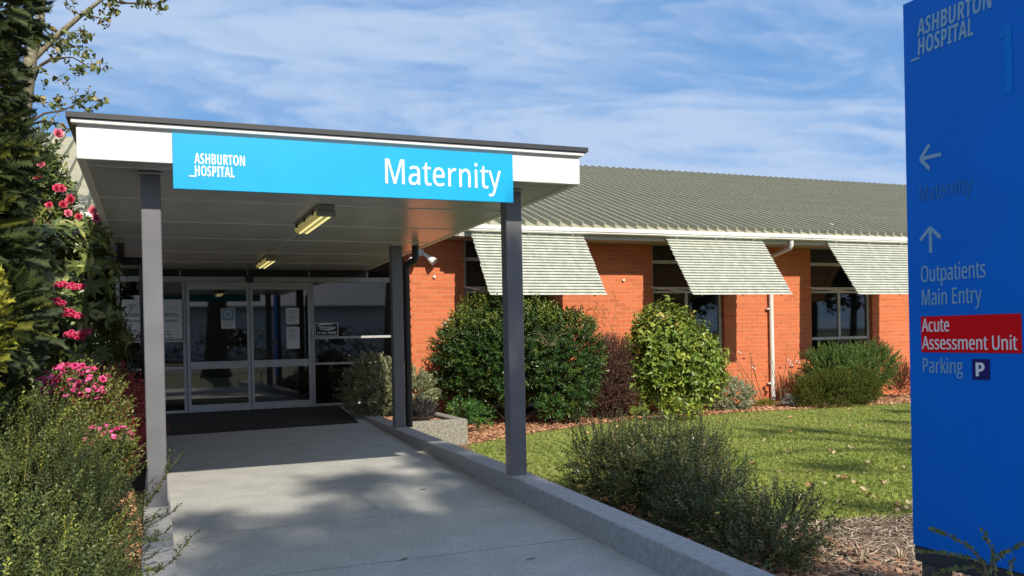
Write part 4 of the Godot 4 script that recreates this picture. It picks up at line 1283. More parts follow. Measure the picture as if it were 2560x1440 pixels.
	for q in [[4.10, 4.62, 1.0, "dry straw-coloured tussock beside the low dark shrub"], [3.86, 4.88, 0.9, "pale dry tussock half hidden behind the low dark shrub"], [4.02, 4.17, 0.7, "small pinkish dry tussock on the bare bed by the pylon"], [4.22, 4.03, 0.6, "flattened dry tussock right at the pylon's edge"]]:
		var o := thing("dry_tussock", q[3], "plant", P(q[0], 0, q[1]), "dry tussocks on the bare bed")
		for k in 15:
			var a: float = k * 2.4 + q[0]
			var sp2 := rng.randf_range(0.25, 1.0)
			var l: float = q[2] * rng.randf_range(0.16, 0.30)
			var out := Vector3(cos(a), 0, sin(a))
			var mb := MB.new()
			var side: Vector3 = Vector3(-sin(a), 0, cos(a)) * 0.009 * q[2]
			var p0 := out * 0.015
			var p1 := p0 + (out * sp2 * 0.5 + Vector3.UP * 0.85) * l * 0.5
			var p2 := p1 + (out * sp2 + Vector3.UP * (0.55 - 0.35 * sp2)) * l * 0.5
			mb.poly([p0 - side * 0.7, p0 + side * 0.7, p1 + side, p1 - side], Vector3.UP - out * 0.5)
			mb.poly([p1 - side, p1 + side, p2], Vector3.UP - out * 0.2)
			put("blade", mb.mesh(), straw[(k + int(q[1] * 10.0)) % 3], o)

func garden_left() -> void:
	# near cotoneaster at the path's edge
	var ct := [sprig(18, 0.16, 0.021, 0.012, 1.0, 41, 0.15, 0.1, 0.002), sprig(26, 0.26, 0.019, 0.011, 1.0, 42, 0.15, 0.1, 0.0025)]
	var lb := [[P(-0.62, 0.45, 4.6), Vector3(0.52, 0.42, 0.7)], [P(-0.52, 0.52, 5.2), Vector3(0.26, 0.42, 0.5)], [P(-0.72, 0.66, 5.5), Vector3(0.42, 0.45, 0.6)], [P(-0.36, 0.30, 4.3), Vector3(0.18, 0.26, 0.5)], [P(-1.0, 0.6, 5.2), Vector3(0.5, 0.5, 0.8)], [P(-0.55, 0.32, 3.9), Vector3(0.40, 0.36, 0.5)]]
	var t := bush("near_cotoneaster", "bushy olive small-leaved shrub spilling over the kerb by the post", "shrub", P(-0.6, 0.02, 4.9), lb, ct, [4200, 500], [0.7, 1.15], [Color(0.06, 0.092, 0.025), Color(0.14, 0.175, 0.04), Color(0.32, 0.36, 0.06)], M.leaf, 0.5, 0.5, "", 0.009)
	var smb := MB.new()
	var sx := []
	for c in [[[-0.30, 0.30, 5.4], [-0.12, 0.42, 5.6], [-0.03, 0.53, 5.6], [0.06, 0.67, 5.6], [0.15, 0.78, 5.6]], [[-0.12, 0.42, 5.6], [0.0, 0.56, 5.6], [0.05, 0.66, 5.6], [0.08, 0.80, 5.6]], [[-0.3, 0.35, 4.9], [-0.13, 0.45, 5.0], [-0.03, 0.50, 5.0], [0.07, 0.53, 5.0], [0.10, 0.57, 5.0]], [[-0.3, 0.35, 4.9], [-0.10, 0.40, 5.0], [0.02, 0.42, 5.0], [0.07, 0.46, 5.0]], [[-0.25, 0.2, 4.4], [-0.03, 0.33, 4.5], [0.06, 0.39, 4.5], [0.12, 0.46, 4.5], [0.17, 0.52, 4.5]], [[-0.25, 0.35, 4.7], [-0.06, 0.44, 4.75], [0.05, 0.44, 4.75]], [[-0.3, 0.5, 5.2], [-0.12, 0.56, 5.25], [-0.04, 0.60, 5.25]], [[-0.3, 0.3, 4.5], [-0.10, 0.32, 4.6], [0.0, 0.34, 4.6]]]:
		var path := []
		var rad := []
		for k in c.size():
			path.append(P(c[k][0], c[k][1], c[k][2]))
			rad.append(lerpf(0.005, 0.0018, k / (c.size() - 1.0)))
		smb.tube(path, rad, 5, false)
		for k in path.size() - 1:
			var n := int((path[k + 1] - path[k]).length() / 0.016)
			for i in n:
				var a := rng.randf() * TAU
				var dirn: Vector3 = (path[k + 1] - path[k]).normalized()
				sx.append(Transform3D(toward(dirn * 0.8 + Vector3(cos(a), 0.3, sin(a)) * 0.9, rng.randf() * TAU).scaled(Vector3.ONE * rng.randf_range(0.7, 1.2)), path[k].lerp(path[k + 1], float(i) / n)))
	wput("arching_stems", smb.mesh(), mat(Color(0.17, 0.14, 0.08), 0.8), t).set_meta("kind", "stuff")
	foliage(t, sprig(5, 0.03, 0.021, 0.012, 1.0, 43, 0.15, 0.1, 0.0015), sx, hues(sx.size(), Color(0.06, 0.09, 0.025), Color(0.12, 0.15, 0.04), Color(0.24, 0.27, 0.06)), M.leaf, "arching_foliage")
	# azaleas
	var az := sprig(9, 0.10, 0.028, 0.014, 0.9, 44)
	var al := [[P(-0.50, 0.95, 6.75), Vector3(0.30, 0.30, 0.32)], [P(-0.42, 0.75, 6.5), Vector3(0.26, 0.26, 0.3)]]
	t = bush("magenta_azalea", "azalea covered with magenta blossom above the small-leaved shrub", "shrub", P(-0.45, 0.02, 6.8), al, [az], [1100], [0.7, 1.2], [Color(0.10, 0.13, 0.03), Color(0.20, 0.22, 0.05), Color(0.3, 0.3, 0.07)], M.leaf, 0.5, 0.5, "", 0.008)
	var blos := [flower(51, 0.022, 5, 1), flower(52, 0.025, 5, 2)]
	var pinks := [mat(Color(0.58, 0.05, 0.20), 0.5), mat(Color(0.68, 0.10, 0.30), 0.5), mat(Color(0.46, 0.05, 0.13), 0.5)]
	for i in 150:
		var q := P(rng.randf_range(-0.74, -0.30), 0, rng.randf_range(6.40, 6.85))
		q.y = 1.08 + 0.17 * (1.0 - pow((q.x + 0.5) / 0.28, 2.0)) + rng.randf_range(-0.16, 0.07)
		if i > 125:
			q = P(rng.randf_range(-0.42, -0.14), rng.randf_range(0.80, 0.90), rng.randf_range(6.2, 6.4))
		var o := put("blossom", blos[i % 2], pinks[rng.randi() % 3], t)
		o.global_transform = Transform3D(toward(Vector3(rng.randf_range(-0.7, 0.7), 0.8, rng.randf_range(0.2, 1.0)), rng.randf() * TAU).scaled(Vector3.ONE * rng.randf_range(0.8, 1.3)), q)
	var a2 := [[P(-0.30, 0.66, 6.25), Vector3(0.17, 0.20, 0.2)]]
	bush("small_azalea", "small azalea by the post with a few pink flowers", "shrub", P(-0.30, 0.02, 6.3), a2, [az], [360], [0.7, 1.1], [Color(0.09, 0.13, 0.03), Color(0.19, 0.22, 0.05), Color(0.3, 0.3, 0.08)], M.leaf, 0.3, 0.5, "", 0.006)
	bush("red_azalea", "deep red azalea in the shade behind the front post", "shrub", P(-0.3, 0.02, 8.6), [[P(-0.38, 0.85, 8.5), Vector3(0.32, 0.36, 0.5)], [P(-0.25, 0.62, 8.9), Vector3(0.24, 0.4, 0.5)]], [az], [900], [0.8, 1.3], [Color(0.30, 0.03, 0.035), Color(0.42, 0.05, 0.07), Color(0.12, 0.09, 0.03)], M.leaf, 0.5, 0.4)
	# rhododendron: whorls of long leaves
	var rl := [one_leaf(0.14, 0.042, 0.12, 0.25), one_leaf(0.125, 0.045, 0.15, 0.1), one_leaf(0.15, 0.040, 0.1, 0.4)]
	var rm := plain_leaf_mats([Color(0.09, 0.125, 0.03), Color(0.15, 0.18, 0.045), Color(0.27, 0.28, 0.09), Color(0.06, 0.09, 0.025)], 0.35)
	t = thing("rhododendron", "rhododendron with long leathery leaves and pink flower trusses", "shrub", P(-0.9, 0.02, 8.9))
	var rlob := [[P(-0.85, 1.75, 8.7), Vector3(0.55, 0.75, 0.5)], [P(-0.55, 1.55, 8.8), Vector3(0.34, 0.6, 0.4)], [P(-0.75, 2.15, 8.9), Vector3(0.45, 0.4, 0.4)]]
	stems(rlob, P(-0.9, 0.02, 8.9), 0.02, t, M.twig, 6)
	var whorl := MB.new()
	for i in 9:
		var azm := TAU * i / 9.0
		var out := Vector3(cos(azm), 0, sin(azm))
		var k := rng.randf_range(0.8, 1.2)
		whorl.col = Color(k, k, k)
		whorl.leaf(Vector3.ZERO, (out + Vector3.UP * rng.randf_range(-0.1, 0.5)).normalized(), Vector3.UP, 0.135, 0.042, 0.12, 0.2)
	var wx := scatter(rlob, 330, 0.5, 0.4, 0.8, 1.1)
	foliage(t, whorl.mesh(), wx, hues(wx.size(), Color(0.055, 0.085, 0.022), Color(0.12, 0.155, 0.04), Color(0.24, 0.25, 0.08)), M.gloss_leaf)
	var made := 0
	while made < 34:
		var l: Array = rlob[rng.randi() % 3]
		var dir := ball()
		var q: Vector3 = l[0] + dir * l[1] * 1.05
		if not camera_side(q, dir):
			continue
		made += 1
		var ba := toward(dir + Vector3(0, 0.4, 0.3), rng.randf() * TAU)
		for i in 8:
			var o := put("leaf", rl[rng.randi() % 3], rm[rng.randi() % 4], t)
			var azm := TAU * i / 8.0 + rng.randf_range(-0.2, 0.2)
			var ld := ba * Vector3(cos(azm), rng.randf_range(0.0, 0.6), sin(azm)).normalized()
			var side := ld.cross(ba.y).normalized()
			o.global_transform = Transform3D(Basis(side, ld, side.cross(ld).normalized()).scaled(Vector3.ONE * rng.randf_range(0.75, 1.1)), q)
	var truss := flower(53, 0.032, 6, 3)
	var rp := [mat(Color(0.66, 0.06, 0.17), 0.5), mat(Color(0.72, 0.14, 0.24), 0.5)]
	for a in [[-0.71, 1.94], [-0.63, 1.92], [-0.57, 1.91], [-0.88, 1.78], [-0.73, 1.79], [-0.67, 1.70], [-0.60, 1.67], [-0.87, 1.65], [-0.84, 1.63], [-0.65, 1.52], [-0.58, 1.50], [-0.54, 1.53]]:
		var tr := put("flower_truss", truss, rp[0], t)
		tr.global_transform = Transform3D(toward(Vector3(rng.randf_range(-0.3, 0.3), 0.9, 0.6), rng.randf() * TAU), P(a[0], a[1], 8.18))
		for k in 5:
			var o := put("blossom", truss, rp[k % 2], tr)
			o.position = Vector3(cos(k * 1.26) * 0.035, rng.randf_range(-0.01, 0.012), sin(k * 1.26) * 0.035)
	# camellia
	var cs := [sprig(8, 0.14, 0.062, 0.032, 1.0, 45), sprig(7, 0.12, 0.058, 0.03, 1.1, 46)]
	var cl := [[P(-1.02, 2.75, 9.5), Vector3(0.26, 0.48, 0.4)], [P(-0.92, 2.42, 9.45), Vector3(0.36, 0.30, 0.4)], [P(-1.22, 2.95, 9.6), Vector3(0.34, 0.5, 0.4)], [P(-0.68, 2.42, 9.45), Vector3(0.22, 0.17, 0.3)], [P(-1.06, 3.22, 9.6), Vector3(0.16, 0.25, 0.2)]]
	t = bush("camellia", "tall camellia with red flowers and shiny leaves against the roof", "shrub", P(-1.1, 0.02, 9.7), cl, cs, [1100, 850], [0.7, 1.2], [Color(0.06, 0.095, 0.02), Color(0.14, 0.17, 0.035), Color(0.24, 0.25, 0.06)], M.gloss_leaf, 0.5, 0.35, "", 0.016)
	var cf := [flower(54, 0.058, 7, 4), flower(55, 0.052, 6, 4)]
	var reds := [mat(Color(0.68, 0.08, 0.15), 0.5), mat(Color(0.76, 0.20, 0.28), 0.5), mat(Color(0.58, 0.05, 0.10), 0.5)]
	for a in [[-0.79, 3.41], [-1.04, 3.16], [-0.92, 3.18], [-0.81, 2.90], [-0.77, 2.90], [-0.96, 3.0], [-0.69, 2.8], [-0.87, 2.74], [-0.76, 2.75], [-0.99, 2.58], [-0.72, 2.67], [-0.63, 2.64], [-0.51, 2.70], [-0.48, 2.63], [-0.86, 2.57], [-1.13, 2.88], [-0.74, 2.48], [-0.76, 2.39], [-0.93, 3.12]]:
		var o := put("flower", cf[rng.randi() % 2], reds[rng.randi() % 3], t)
		o.global_transform = Transform3D(toward(Vector3(rng.randf_range(-0.4, 0.6), 0.2, 1.0), rng.randf() * TAU).scaled(Vector3.ONE * rng.randf_range(0.8, 1.15)), P(a[0], a[1], 9.12))
	# dark evergreen against the glass
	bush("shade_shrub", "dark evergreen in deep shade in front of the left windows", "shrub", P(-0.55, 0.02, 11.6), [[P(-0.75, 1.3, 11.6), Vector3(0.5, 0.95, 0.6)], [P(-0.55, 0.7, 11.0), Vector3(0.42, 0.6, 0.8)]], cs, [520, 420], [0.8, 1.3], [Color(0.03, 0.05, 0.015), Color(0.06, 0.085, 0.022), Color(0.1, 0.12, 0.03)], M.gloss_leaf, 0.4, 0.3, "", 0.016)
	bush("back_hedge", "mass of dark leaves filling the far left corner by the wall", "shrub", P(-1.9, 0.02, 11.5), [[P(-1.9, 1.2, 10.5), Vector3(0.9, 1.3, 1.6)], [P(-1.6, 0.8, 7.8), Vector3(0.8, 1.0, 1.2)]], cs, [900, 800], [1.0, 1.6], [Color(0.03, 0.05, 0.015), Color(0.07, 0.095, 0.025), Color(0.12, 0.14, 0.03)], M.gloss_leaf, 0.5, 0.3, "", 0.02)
	# yew column at the edge and its golden neighbour
	var fr := [frond(28, 0.12, 0.036, 0.010, 61), frond(24, 0.10, 0.034, 0.010, 62)]
	var yl := []
	for i in 9:
		yl.append([P(-1.09 + rng.randf_range(-0.06, 0.05), 0.7 + i * 0.45, 5.7 + rng.randf_range(-0.1, 0.1)), Vector3(0.42, 0.36, 0.45)])
	t = bush("yew", "tall dark yew column at the left edge of the view", "tree", P(-1.12, 0.02, 5.7), yl, fr, [5200, 4200], [0.8, 1.3], [Color(0.018, 0.032, 0.010), Color(0.05, 0.07, 0.015), Color(0.18, 0.19, 0.03)], M.matt_leaf, 0.7, 0.15, "", 0.02, M.bark)
	var tk := MB.new()
	tk.tube([P(-1.12, 0, 5.7), P(-1.12, 4.4, 5.7)], [0.09, 0.03], 8)
	wput("trunk", tk.mesh(), M.bark, t)
	bush("golden_conifer", "golden-tipped conifer spray lit by the sun at the left edge", "shrub", P(-0.94, 0.02, 4.9), [[P(-0.88, 1.64, 4.85), Vector3(0.17, 0.22, 0.2)], [P(-0.88, 1.44, 4.85), Vector3(0.16, 0.16, 0.18)], [P(-0.96, 1.88, 4.95), Vector3(0.13, 0.14, 0.16)]], fr, [560, 460], [0.6, 1.0], [Color(0.16, 0.17, 0.02), Color(0.34, 0.33, 0.03), Color(0.46, 0.42, 0.05)], M.matt_leaf, 0.6, 0.35, "", 0.012)
	# tree behind the camellia
	t = thing("bare_topped_tree", "pale-limbed tree with half-dry leaves rising behind the canopy", "tree", P(-1.7, 0, 12.0))
	var tb := MB.new()
	tb.tube([P(-1.7, 0, 12.0), P(-1.62, 2.0, 12.0), P(-1.54, 3.59, 12.0), P(-1.4, 4.37, 12.0), P(-1.32, 4.91, 12.0), P(-1.21, 5.37, 12.0), P(-1.15, 5.8, 12.0), P(-1.05, 6.6, 12.0)], [0.13, 0.12, 0.11, 0.095, 0.075, 0.05, 0.04, 0.02], 9)
	wput("trunk", tb.mesh(), M.pale_bark, t)
	for c in [[[-1.32, 4.90], [-1.03, 5.26], [-0.76, 5.52], [-0.49, 5.75], [-0.16, 5.99], [0.25, 6.1]], [[-1.30, 4.95], [-1.23, 5.17], [-1.20, 5.38], [-1.22, 5.9]], [[-1.40, 4.37], [-1.22, 4.88], [-1.08, 4.94], [-0.86, 5.01], [-0.64, 4.88]], [[-1.45, 4.2], [-1.35, 4.77], [-1.13, 4.93], [-0.93, 4.98]], [[-1.5, 4.0], [-1.18, 4.27], [-0.97, 4.31], [-0.70, 4.50]], [[-1.5, 4.05], [-1.2, 4.2], [-0.97, 4.14], [-0.9, 4.05]], [[-0.76, 5.52], [-0.72, 5.57], [-0.5, 5.5]], [[-0.49, 5.75], [-0.3, 5.75], [0.1, 5.8], [0.25, 5.82]]]:
		var path := []
		var rad := []
		for k in c.size():
			path.append(P(c[k][0], c[k][1], 12.0 + rng.randf_range(-0.08, 0.08)))
			rad.append(lerpf(0.045 if c[0][1] > 4.8 and c.size() > 4 else 0.018, 0.006, k / (c.size() - 1.0)))
		var b := MB.new()
		b.tube(path, rad, 6)
		wput("limb", b.mesh(), M.pale_bark if rad[0] > 0.03 else M.twig, t)
	var tl := [one_leaf(0.10, 0.065, 0.15, 0.5), one_leaf(0.085, 0.06, 0.25, 0.3)]
	var tm := plain_leaf_mats([Color(0.10, 0.13, 0.035), Color(0.16, 0.18, 0.05), Color(0.25, 0.20, 0.07), Color(0.06, 0.085, 0.03)], 0.55)
	var clumps := [[-1.23, 5.19], [-1.03, 5.24], [-0.92, 5.3], [-0.81, 5.34], [-0.7, 5.3], [-0.75, 5.22], [-1.02, 5.04], [-0.84, 5.09], [-0.71, 5.03], [-0.62, 4.96], [-0.55, 4.89], [-1.0, 4.75], [-1.17, 4.78], [-1.35, 4.79], [-1.33, 4.48], [-1.22, 4.46], [-1.01, 4.45], [-0.83, 4.49], [-0.69, 4.53], [-0.58, 4.49], [-0.63, 4.39], [-0.79, 4.42], [-0.97, 4.14], [-1.16, 4.17], [-1.07, 4.35], [-0.72, 5.57], [-0.85, 5.64], [-0.49, 5.55], [-0.44, 5.7], [-0.31, 5.75], [-0.05, 5.78], [0.09, 5.8], [0.21, 5.81], [-0.38, 5.72], [-1.06, 5.14], [-0.95, 5.17], [-0.71, 4.9], [-0.82, 4.89]]
	var tx := []
	for c in clumps:
		for k in 7:
			var o := put("leaf", tl[rng.randi() % 2], tm[rng.randi() % 4], t)
			o.global_transform = Transform3D(toward(Vector3(rng.randf_range(-0.6, 0.9), rng.randf_range(-1.0, 0.3), rng.randf_range(-0.4, 0.8)), rng.randf() * TAU).scaled(Vector3.ONE * rng.randf_range(0.6, 1.1)), P(c[0] + rng.randf_range(-0.07, 0.07), c[1] + rng.randf_range(-0.05, 0.06), 12.0 + rng.randf_range(-0.1, 0.1)))
		for k in 2:
			tx.append(Transform3D(toward(Vector3(rng.randf_range(-0.4, 0.8), rng.randf_range(-0.5, 0.5), rng.randf_range(-0.4, 0.6)), rng.randf() * TAU), P(c[0] + rng.randf_range(-0.08, 0.04), c[1] + rng.randf_range(-0.06, 0.04), 12.1)))
	foliage(t, sprig(6, 0.12, 0.055, 0.034, 1.0, 47, 0.2, 0.4, 0.003), tx, hues(tx.size(), Color(0.09, 0.11, 0.035), Color(0.17, 0.18, 0.06), Color(0.28, 0.2, 0.08), 0.3), M.matt_leaf)

# ---------------------------------------------------------------- grass, chips, fallen leaves
func ground_cover() -> void:
	var pl := PackedVector2Array()
	for p in lawn_poly:
		pl.append(Vector2(p[0], p[1]))
	var bl := MB.new()
	for i in 9:
		var a := i * 2.4
		var o := Vector3(cos(a), 0, sin(a)) * 0.022 * sqrt(i / 9.0)
		var lean := Vector3(cos(a * 1.7), 0, sin(a * 1.7)) * 0.018
		var h := 0.018 + 0.012 * ((i * 5) % 7) / 7.0
		var s := Vector3(cos(a + 1.3), 0, sin(a + 1.3)) * 0.0024
		var k := 0.75 + 0.5 * ((i * 3) % 5) / 5.0
		bl.col = Color(k, k, k)
		bl.tri(o - s, o + s, o + lean + Vector3.UP * h, (Vector3.UP * 0.8 + lean.normalized() * 0.5 + Vector3(0, 0, 0.3)).normalized())
	var bm := bl.mesh()
	var dry := FastNoiseLite.new()
	dry.seed = 5
	dry.frequency = 0.5
	var xf := []
	var cs := []
	while xf.size() < 62000:
		var d := rng.randf_range(4.5, 12.6)
		var x := rng.randf_range(3.2, 4.0 + d * 1.15)
		if not inside(pl, x, d) or x > 14.5:
			continue
		if rng.randf() > 0.45 + 0.55 * clampf(1.0 - (d - 5.0) / 9.0, 0.0, 1.0):
			continue
		xf.append(Transform3D(Basis(Vector3.UP, rng.randf() * TAU).scaled(Vector3(1, rng.randf_range(0.6, 1.3) * (1.5 if rng.randf() < 0.06 else 1.0), 1)), P(x + rng.randf_range(-0.07, 0.07), 0.0, d + rng.randf_range(-0.07, 0.07))))
		var n := dry.get_noise_2d(x, d) * 0.5 + 0.5 + rng.randf_range(-0.2, 0.2)
		cs.append(Color(0.36, 0.53, 0.10).lerp(Color(0.63, 0.65, 0.18), clampf(n, 0, 1)))
	copies("grass", bm, xf, cs, leaf_mat(0.7, 0.5, 0.3))
	get_node("grass").set_meta("label", "short mown lawn grass")
	get_node("grass").set_meta("category", "grass")
	# bark chips
	var chips := []
	for i in 3:
		var mb := MB.new()
		mb.box(Vector3.ZERO, Vector3(0.05, 0.008, 0.022 + 0.006 * i), 0.002, Basis(Vector3.RIGHT, 0.15 * i))
		chips.append(mb.mesh())
	var shreds := []
	for i in 3:
		var mb := MB.new()
		mb.box(Vector3.ZERO, Vector3(0.05 + 0.03 * i, 0.004, 0.007), 0.001, Basis(Vector3.UP, 0.2 * i))
		shreds.append(mb.mesh())
	var zones := [["bark_chips", "orange bark chips along the brick wall", 16000, 2.8, 14.6, 11.0, 14.1, Color(0.40, 0.19, 0.10), Color(0.62, 0.36, 0.22), Color(0.2, 0.09, 0.05)], ["bark_chips", "orange bark chips behind the front post", 3800, -0.75, -0.09, 5.0, 9.0, Color(0.42, 0.21, 0.11), Color(0.64, 0.40, 0.25), Color(0.2, 0.09, 0.05)], ["bark_chips", "brown leaf litter along the path wall", 5200, 2.82, 4.2, 3.2, 8.4, Color(0.17, 0.09, 0.06), Color(0.36, 0.20, 0.13), Color(0.46, 0.28, 0.18)], ["bark_chips", "grey-brown shredded dry mulch at the foot of the pylon", 15000, 3.5, 6.4, 2.6, 5.05, Color(0.15, 0.11, 0.08), Color(0.31, 0.235, 0.175), Color(0.5, 0.41, 0.31)]]
	for z in zones:
		var cx := [[], [], []]
		var cc := [[], [], []]
		for i in z[2]:
			var x := rng.randf_range(z[3], z[4])
			var d := rng.randf_range(z[5], z[6])
			if inside(pl, x, d) and rng.randf() > 0.01:
				continue
			if x > 2.9 and x < 3.86 and d > 10.9:
				continue
			if z[3] > 2.0 and x < wall_x(d) + 0.2:
				continue
			var k: int = i % 3
			cx[k].append(Transform3D((Basis(Vector3.UP, rng.randf() * TAU) * Basis(Vector3.RIGHT, rng.randf_range(-0.5, 0.5)) * Basis(Vector3.BACK, rng.randf_range(-0.4, 0.4))).scaled(Vector3.ONE * rng.randf_range(0.5, 1.15)), P(x, rng.randf_range(0.008, 0.03) + (0.02 if x < 0 else 0.0), d)))
			var c: Color = z[7].lerp(z[8], rng.randf())
			if rng.randf() < 0.2:
				c = z[9]
			cc[k].append(c)
		var g := Node3D.new()
		g.name = numbered(z[0])
		add_child(g)
		g.set_meta("kind", "stuff")
		g.set_meta("label", z[1])
		g.set_meta("category", "bark chips")
		for k in 3:
			copies("chips", shreds[k] if z[3] > 3.2 else chips[k], cx[k], cc[k], M.chip, g)
	var soilx := []
	var soilc := []
	for i in 700:
		soilx.append(Transform3D((Basis(Vector3.UP, rng.randf() * TAU) * Basis(Vector3.RIGHT, rng.randf_range(-0.5, 0.5))).scaled(Vector3.ONE * rng.randf_range(0.5, 1.0)), P(rng.randf_range(3.0, 3.69), rng.randf_range(0.275, 0.295), rng.randf_range(11.09, 12.6))))
		soilc.append(Color(0.35, 0.17, 0.10).lerp(Color(0.6, 0.36, 0.24), rng.randf()))
	var pc := copies("planter_mulch", chips[1], soilx, soilc, M.chip)
	pc.set_meta("label", "bark chips lying in the concrete planter")
	pc.set_meta("category", "bark chips")
	# fallen leaves: five-lobed, curled
	var lm := []
	for v in 3:
		var mb := MB.new()
		var pts := []
		for k in 20:
			var a := TAU * k / 20.0
			var r := 0.045 * (0.62 + 0.38 * absf(cos(a * 2.5))) * (1.0 if k != 10 else 0.6)
			pts.append(Vector3(cos(a) * r, 0.014 * sin(a * 2.0 + v) + 0.010 * cos(a * 3.0 + 2.0 * v), sin(a) * r))
		for k in 20:
			mb.poly([Vector3(0, -0.004, 0), pts[k], pts[(k + 1) % 20]], Vector3.UP)
		mb.box(Vector3(-0.045, 0.004, 0), Vector3(0.035, 0.002, 0.002))
		lm.append(mb.mesh())
	var lmat := plain_leaf_mats([Color(0.42, 0.29, 0.15), Color(0.52, 0.38, 0.22), Color(0.32, 0.17, 0.08), Color(0.45, 0.36, 0.2)], 0.7)
	var spots := []
	while spots.size() < 84:
		var d := 4.9 + 5.0 * pow(rng.randf(), 1.6)
		var x := rng.randf_range(4.2, 4.0 + d * 0.95)
		if inside(pl, x, d):
			spots.append([x, d, 0.02])
	for i in 34:
		var d := rng.randf_range(3.6, 7.4)
		spots.append([rng.randf_range(2.84, 3.3 + 0.1 * rng.randf()), d, 0.035])
	spots.append([3.08, 4.35, 0.06])
	for i in spots.size():
		var s: Array = spots[i]
		var on_lawn: bool = s[2] < 0.03
		var o := tag(put("fallen_leaf", lm[i % 3], lmat[rng.randi() % 4]), "dry tan leaf lying on the lawn grass" if on_lawn else "dry brown leaf among the litter along the path wall", "leaf", "fallen leaves on the lawn" if on_lawn else "fallen leaves by the path wall")
		var z := rng.randf_range(0.6, 1.2) * (1.0 if on_lawn else 0.9)
		if i == spots.size() - 1:
			z = 2.0
			o.set_meta("label", "biggest curled brown leaf beside the path wall's near end")
			o.remove_meta("group")
		o.transform = Transform3D((Basis(Vector3.UP, rng.randf() * TAU) * Basis(Vector3.RIGHT, rng.randf_range(-0.4, 0.4))).scaled(Vector3.ONE * z), P(s[0], s[2] + 0.005, s[1]))
	# a few twigs and a leaf on the path
	for q in [[1.35, 5.05, 0.5, "short dark twig in the middle of the path"], [2.05, 4.75, 0.3, "dark twig near the wall side of the path"], [2.05, 7.0, 0.15, "thin pale twig lying across the path"], [2.35, 9.6, 1.2, "small dark leaf curl on the shaded path"]]:
		var mb := MB.new()
		mb.tube([Vector3(-0.035, 0.004, 0), Vector3(0, 0.007, 0.004), Vector3(0.035, 0.004, -0.003)], [0.0025, 0.0035, 0.002], 5)
		var o := tag(put("twig", mb.mesh(), M.twig), q[3], "twig")
		o.transform = Transform3D(Basis(Vector3.UP, q[2]), P(q[0], path_y(q[1]) + 0.002, q[1]))

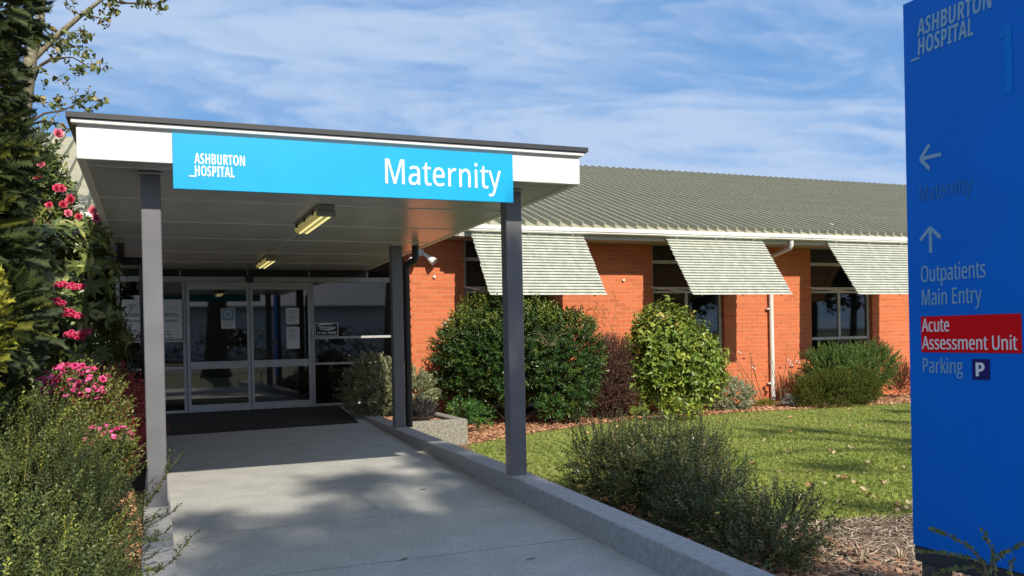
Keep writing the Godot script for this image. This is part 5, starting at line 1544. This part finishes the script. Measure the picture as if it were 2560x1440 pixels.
# ---------------------------------------------------------------- what stands behind the viewer
func behind() -> void:
	var lf := sprig(10, 0.30, 0.12, 0.085, 1.0, 71, 0.15, 0.2, 0.006)
	var trees := [
		["street_tree", "broad leafy tree behind the viewer that dapples the path", P(2.45, 0, -10.5), 0.48, 14.0],
		["street_tree", "second tree behind the viewer shading the lawn", P(9.5, 0, -8.0), 0.30, 14.5]]
	for i in 2:
		var q: Array = trees[i]
		var t := thing(q[0], q[1], "tree", q[2], "trees behind the viewer")
		var b: Vector3 = q[2]
		var tb := MB.new()
		tb.tube([b + Vector3(0, -0.1, 0), b + Vector3(0, 0.5, 0), b + Vector3(0.1, 3, 0), b + Vector3(0.2, 6, -0.3), b + Vector3(0.1, q[4], -0.8)], [q[3] * 1.5, q[3], q[3] * 0.85, q[3] * 0.6, 0.06], 12)
		wput("trunk", tb.mesh(), M.bark, t)
		# open crown, its clumps shaped to drop shade on path, right post and lawn
		var xf := []
		var clumps := 0
		var tries := 0
		while clumps < (120 if i == 0 else 15) and tries < 20000:
			tries += 1
			var h := rng.randf_range(10.5, 15.0)
			var x: float = rng.randf_range(-0.6, 4.6) if i == 0 else rng.randf_range(4.5, 13.5)
			var foot := rng.randf_range(2.8, 9.4) if i == 0 else rng.randf_range(5.2, 11.5)
			var d := foot - h / 0.8
			var fx := x - 0.06 * h / 0.8
			var dens := 0.0
			if i == 0:
				dens = clampf((7.0 - foot) / 1.0, 0.0, 1.0) * 0.9 * clampf((fx - 0.2) / 0.6, 0.1, 1.0)
				dens = maxf(dens, 0.5 * clampf((fx - 1.0) / 0.7, 0.0, 1.0) * clampf((8.3 - foot) / 0.8, 0.0, 1.0))
				dens = maxf(dens, 1.0 * clampf((fx - 2.3) / 0.2, 0.0, 1.0) * clampf((3.0 - fx) / 0.2, 0.0, 1.0) * clampf((9.1 - foot) / 0.4, 0.0, 1.0))
				dens *= clampf((3.5 - fx) / 0.5, 0.2, 1.0)
			else:
				dens = 0.6
			if rng.randf() > dens:
				continue
			clumps += 1
			var r := rng.randf_range(0.13, 0.30)
			for k in int(r * 120.0):
				xf.append(Transform3D(toward(Vector3(rng.randf_range(-1, 1), rng.randf_range(-0.5, 0.8), rng.randf_range(-1, 1)), rng.randf() * TAU).scaled(Vector3.ONE * rng.randf_range(0.7, 1.2)), P(x, h, d) + ball() * Vector3(r * 1.2, r * 0.7, r) * pow(rng.randf(), 0.5)))
		foliage(t, lf, xf, hues(xf.size(), Color(0.06, 0.10, 0.02), Color(0.13, 0.17, 0.04), Color(0.24, 0.2, 0.05)), M.leaf, "crown")
		var bm := MB.new()
		for k in range(0, xf.size(), 26):
			var e: Vector3 = xf[k].origin
			var s := b + Vector3(0.15, rng.randf_range(5.0, q[4] - 2.0), -0.3)
			bm.tube([s, s.lerp(e, 0.5) + Vector3(0, 0.5, 0), e], [0.10, 0.05, 0.015], 6, false)
		wput("boughs", bm.mesh(), M.bark, t).set_meta("kind", "stuff")
	# house and hedge across the road, mirrored in the glass
	var h := thing("far_house", "pale house with a grey roof across the road behind the viewer", "building", P(4, 0, -48))
	bar("wall", -14, 24, -0.1, 4.2, -52, -44, M.house_wall, h, 0.0)
	var rf := MB.new()
	for s in [[-43.4, -48.0], [-52.6, -48.0]]:
		rf.slab([P(-15, 4.1, s[0]), P(25, 4.1, s[0]), P(25, 7.0, s[1]), P(-15, 7.0, s[1])], Vector3(0, 0.15, 0))
	wput("roof", rf.mesh(), M.house_roof, h)
	for x in [-9.0, -3.0, 6.0, 14.0, 20.0]:
		bar("window", x - 0.9, x + 0.9, 1.0, 2.4, -43.98, -43.9, M.black, h, 0.0)
	# row of trees over the road
	var big := sprig(14, 0.9, 0.34, 0.24, 1.0, 72, 0.15, 0.2, 0.012)
	for q in [[-12.0, -27.0, 9.0], [-6.5, -30.0, 11.0], [24.0, -28.0, 10.0], [31.0, -27.0, 11.0], [37.0, -28.0, 9.0], [43.0, -30.0, 12.0], [49.0, -27.0, 10.0], [55.0, -29.0, 11.0], [62.0, -28.0, 10.0]]:
		var tt := thing("roadside_tree", "leafy roadside tree on the far verge behind the viewer", "tree", P(q[0], -0.08, q[1]), "roadside trees behind the viewer")
		var tk := MB.new()
		tk.tube([P(q[0], -0.2, q[1]), P(q[0] + 0.2, 3.0, q[1]), P(q[0], q[2] * 0.8, q[1])], [0.35, 0.28, 0.08], 8)
		wput("trunk", tk.mesh(), M.bark, tt)
		var lo := []
		for k in 6:
			lo.append([P(q[0] + rng.randf_range(-2.2, 2.2), q[2] * rng.randf_range(0.45, 0.85), q[1] + rng.randf_range(-1.5, 1.5)), Vector3(1.9, 1.6, 1.9)])
		var rx := scatter(lo, 420, 0.3, 0.3, 0.7, 1.2)
		foliage(tt, big, rx, hues(rx.size(), Color(0.03, 0.045, 0.015), Color(0.07, 0.085, 0.025), Color(0.12, 0.10, 0.04)), M.leaf, "crown")
	var hl := []
	for i in 14:
		hl.append([P(-16 + i * 3.2, 0.9, -34), Vector3(2.2, 1.3, 1.2)])
	bush("far_hedge", "clipped dark hedge across the road behind the viewer", "hedge", P(4, 0, -34), hl, [lf], [1500], [0.9, 1.5], [Color(0.02, 0.035, 0.012), Color(0.05, 0.07, 0.02), Color(0.08, 0.09, 0.03)], M.leaf, 0.7, 0.3, "", 0.03)

func _ready() -> void:
	rng.seed = 7
	materials()
	camera_and_light()
	ground()
	canopy()
	entrance()
	building()
	pylon()
	behind()
	garden_right()
	garden_left()
	ground_cover()
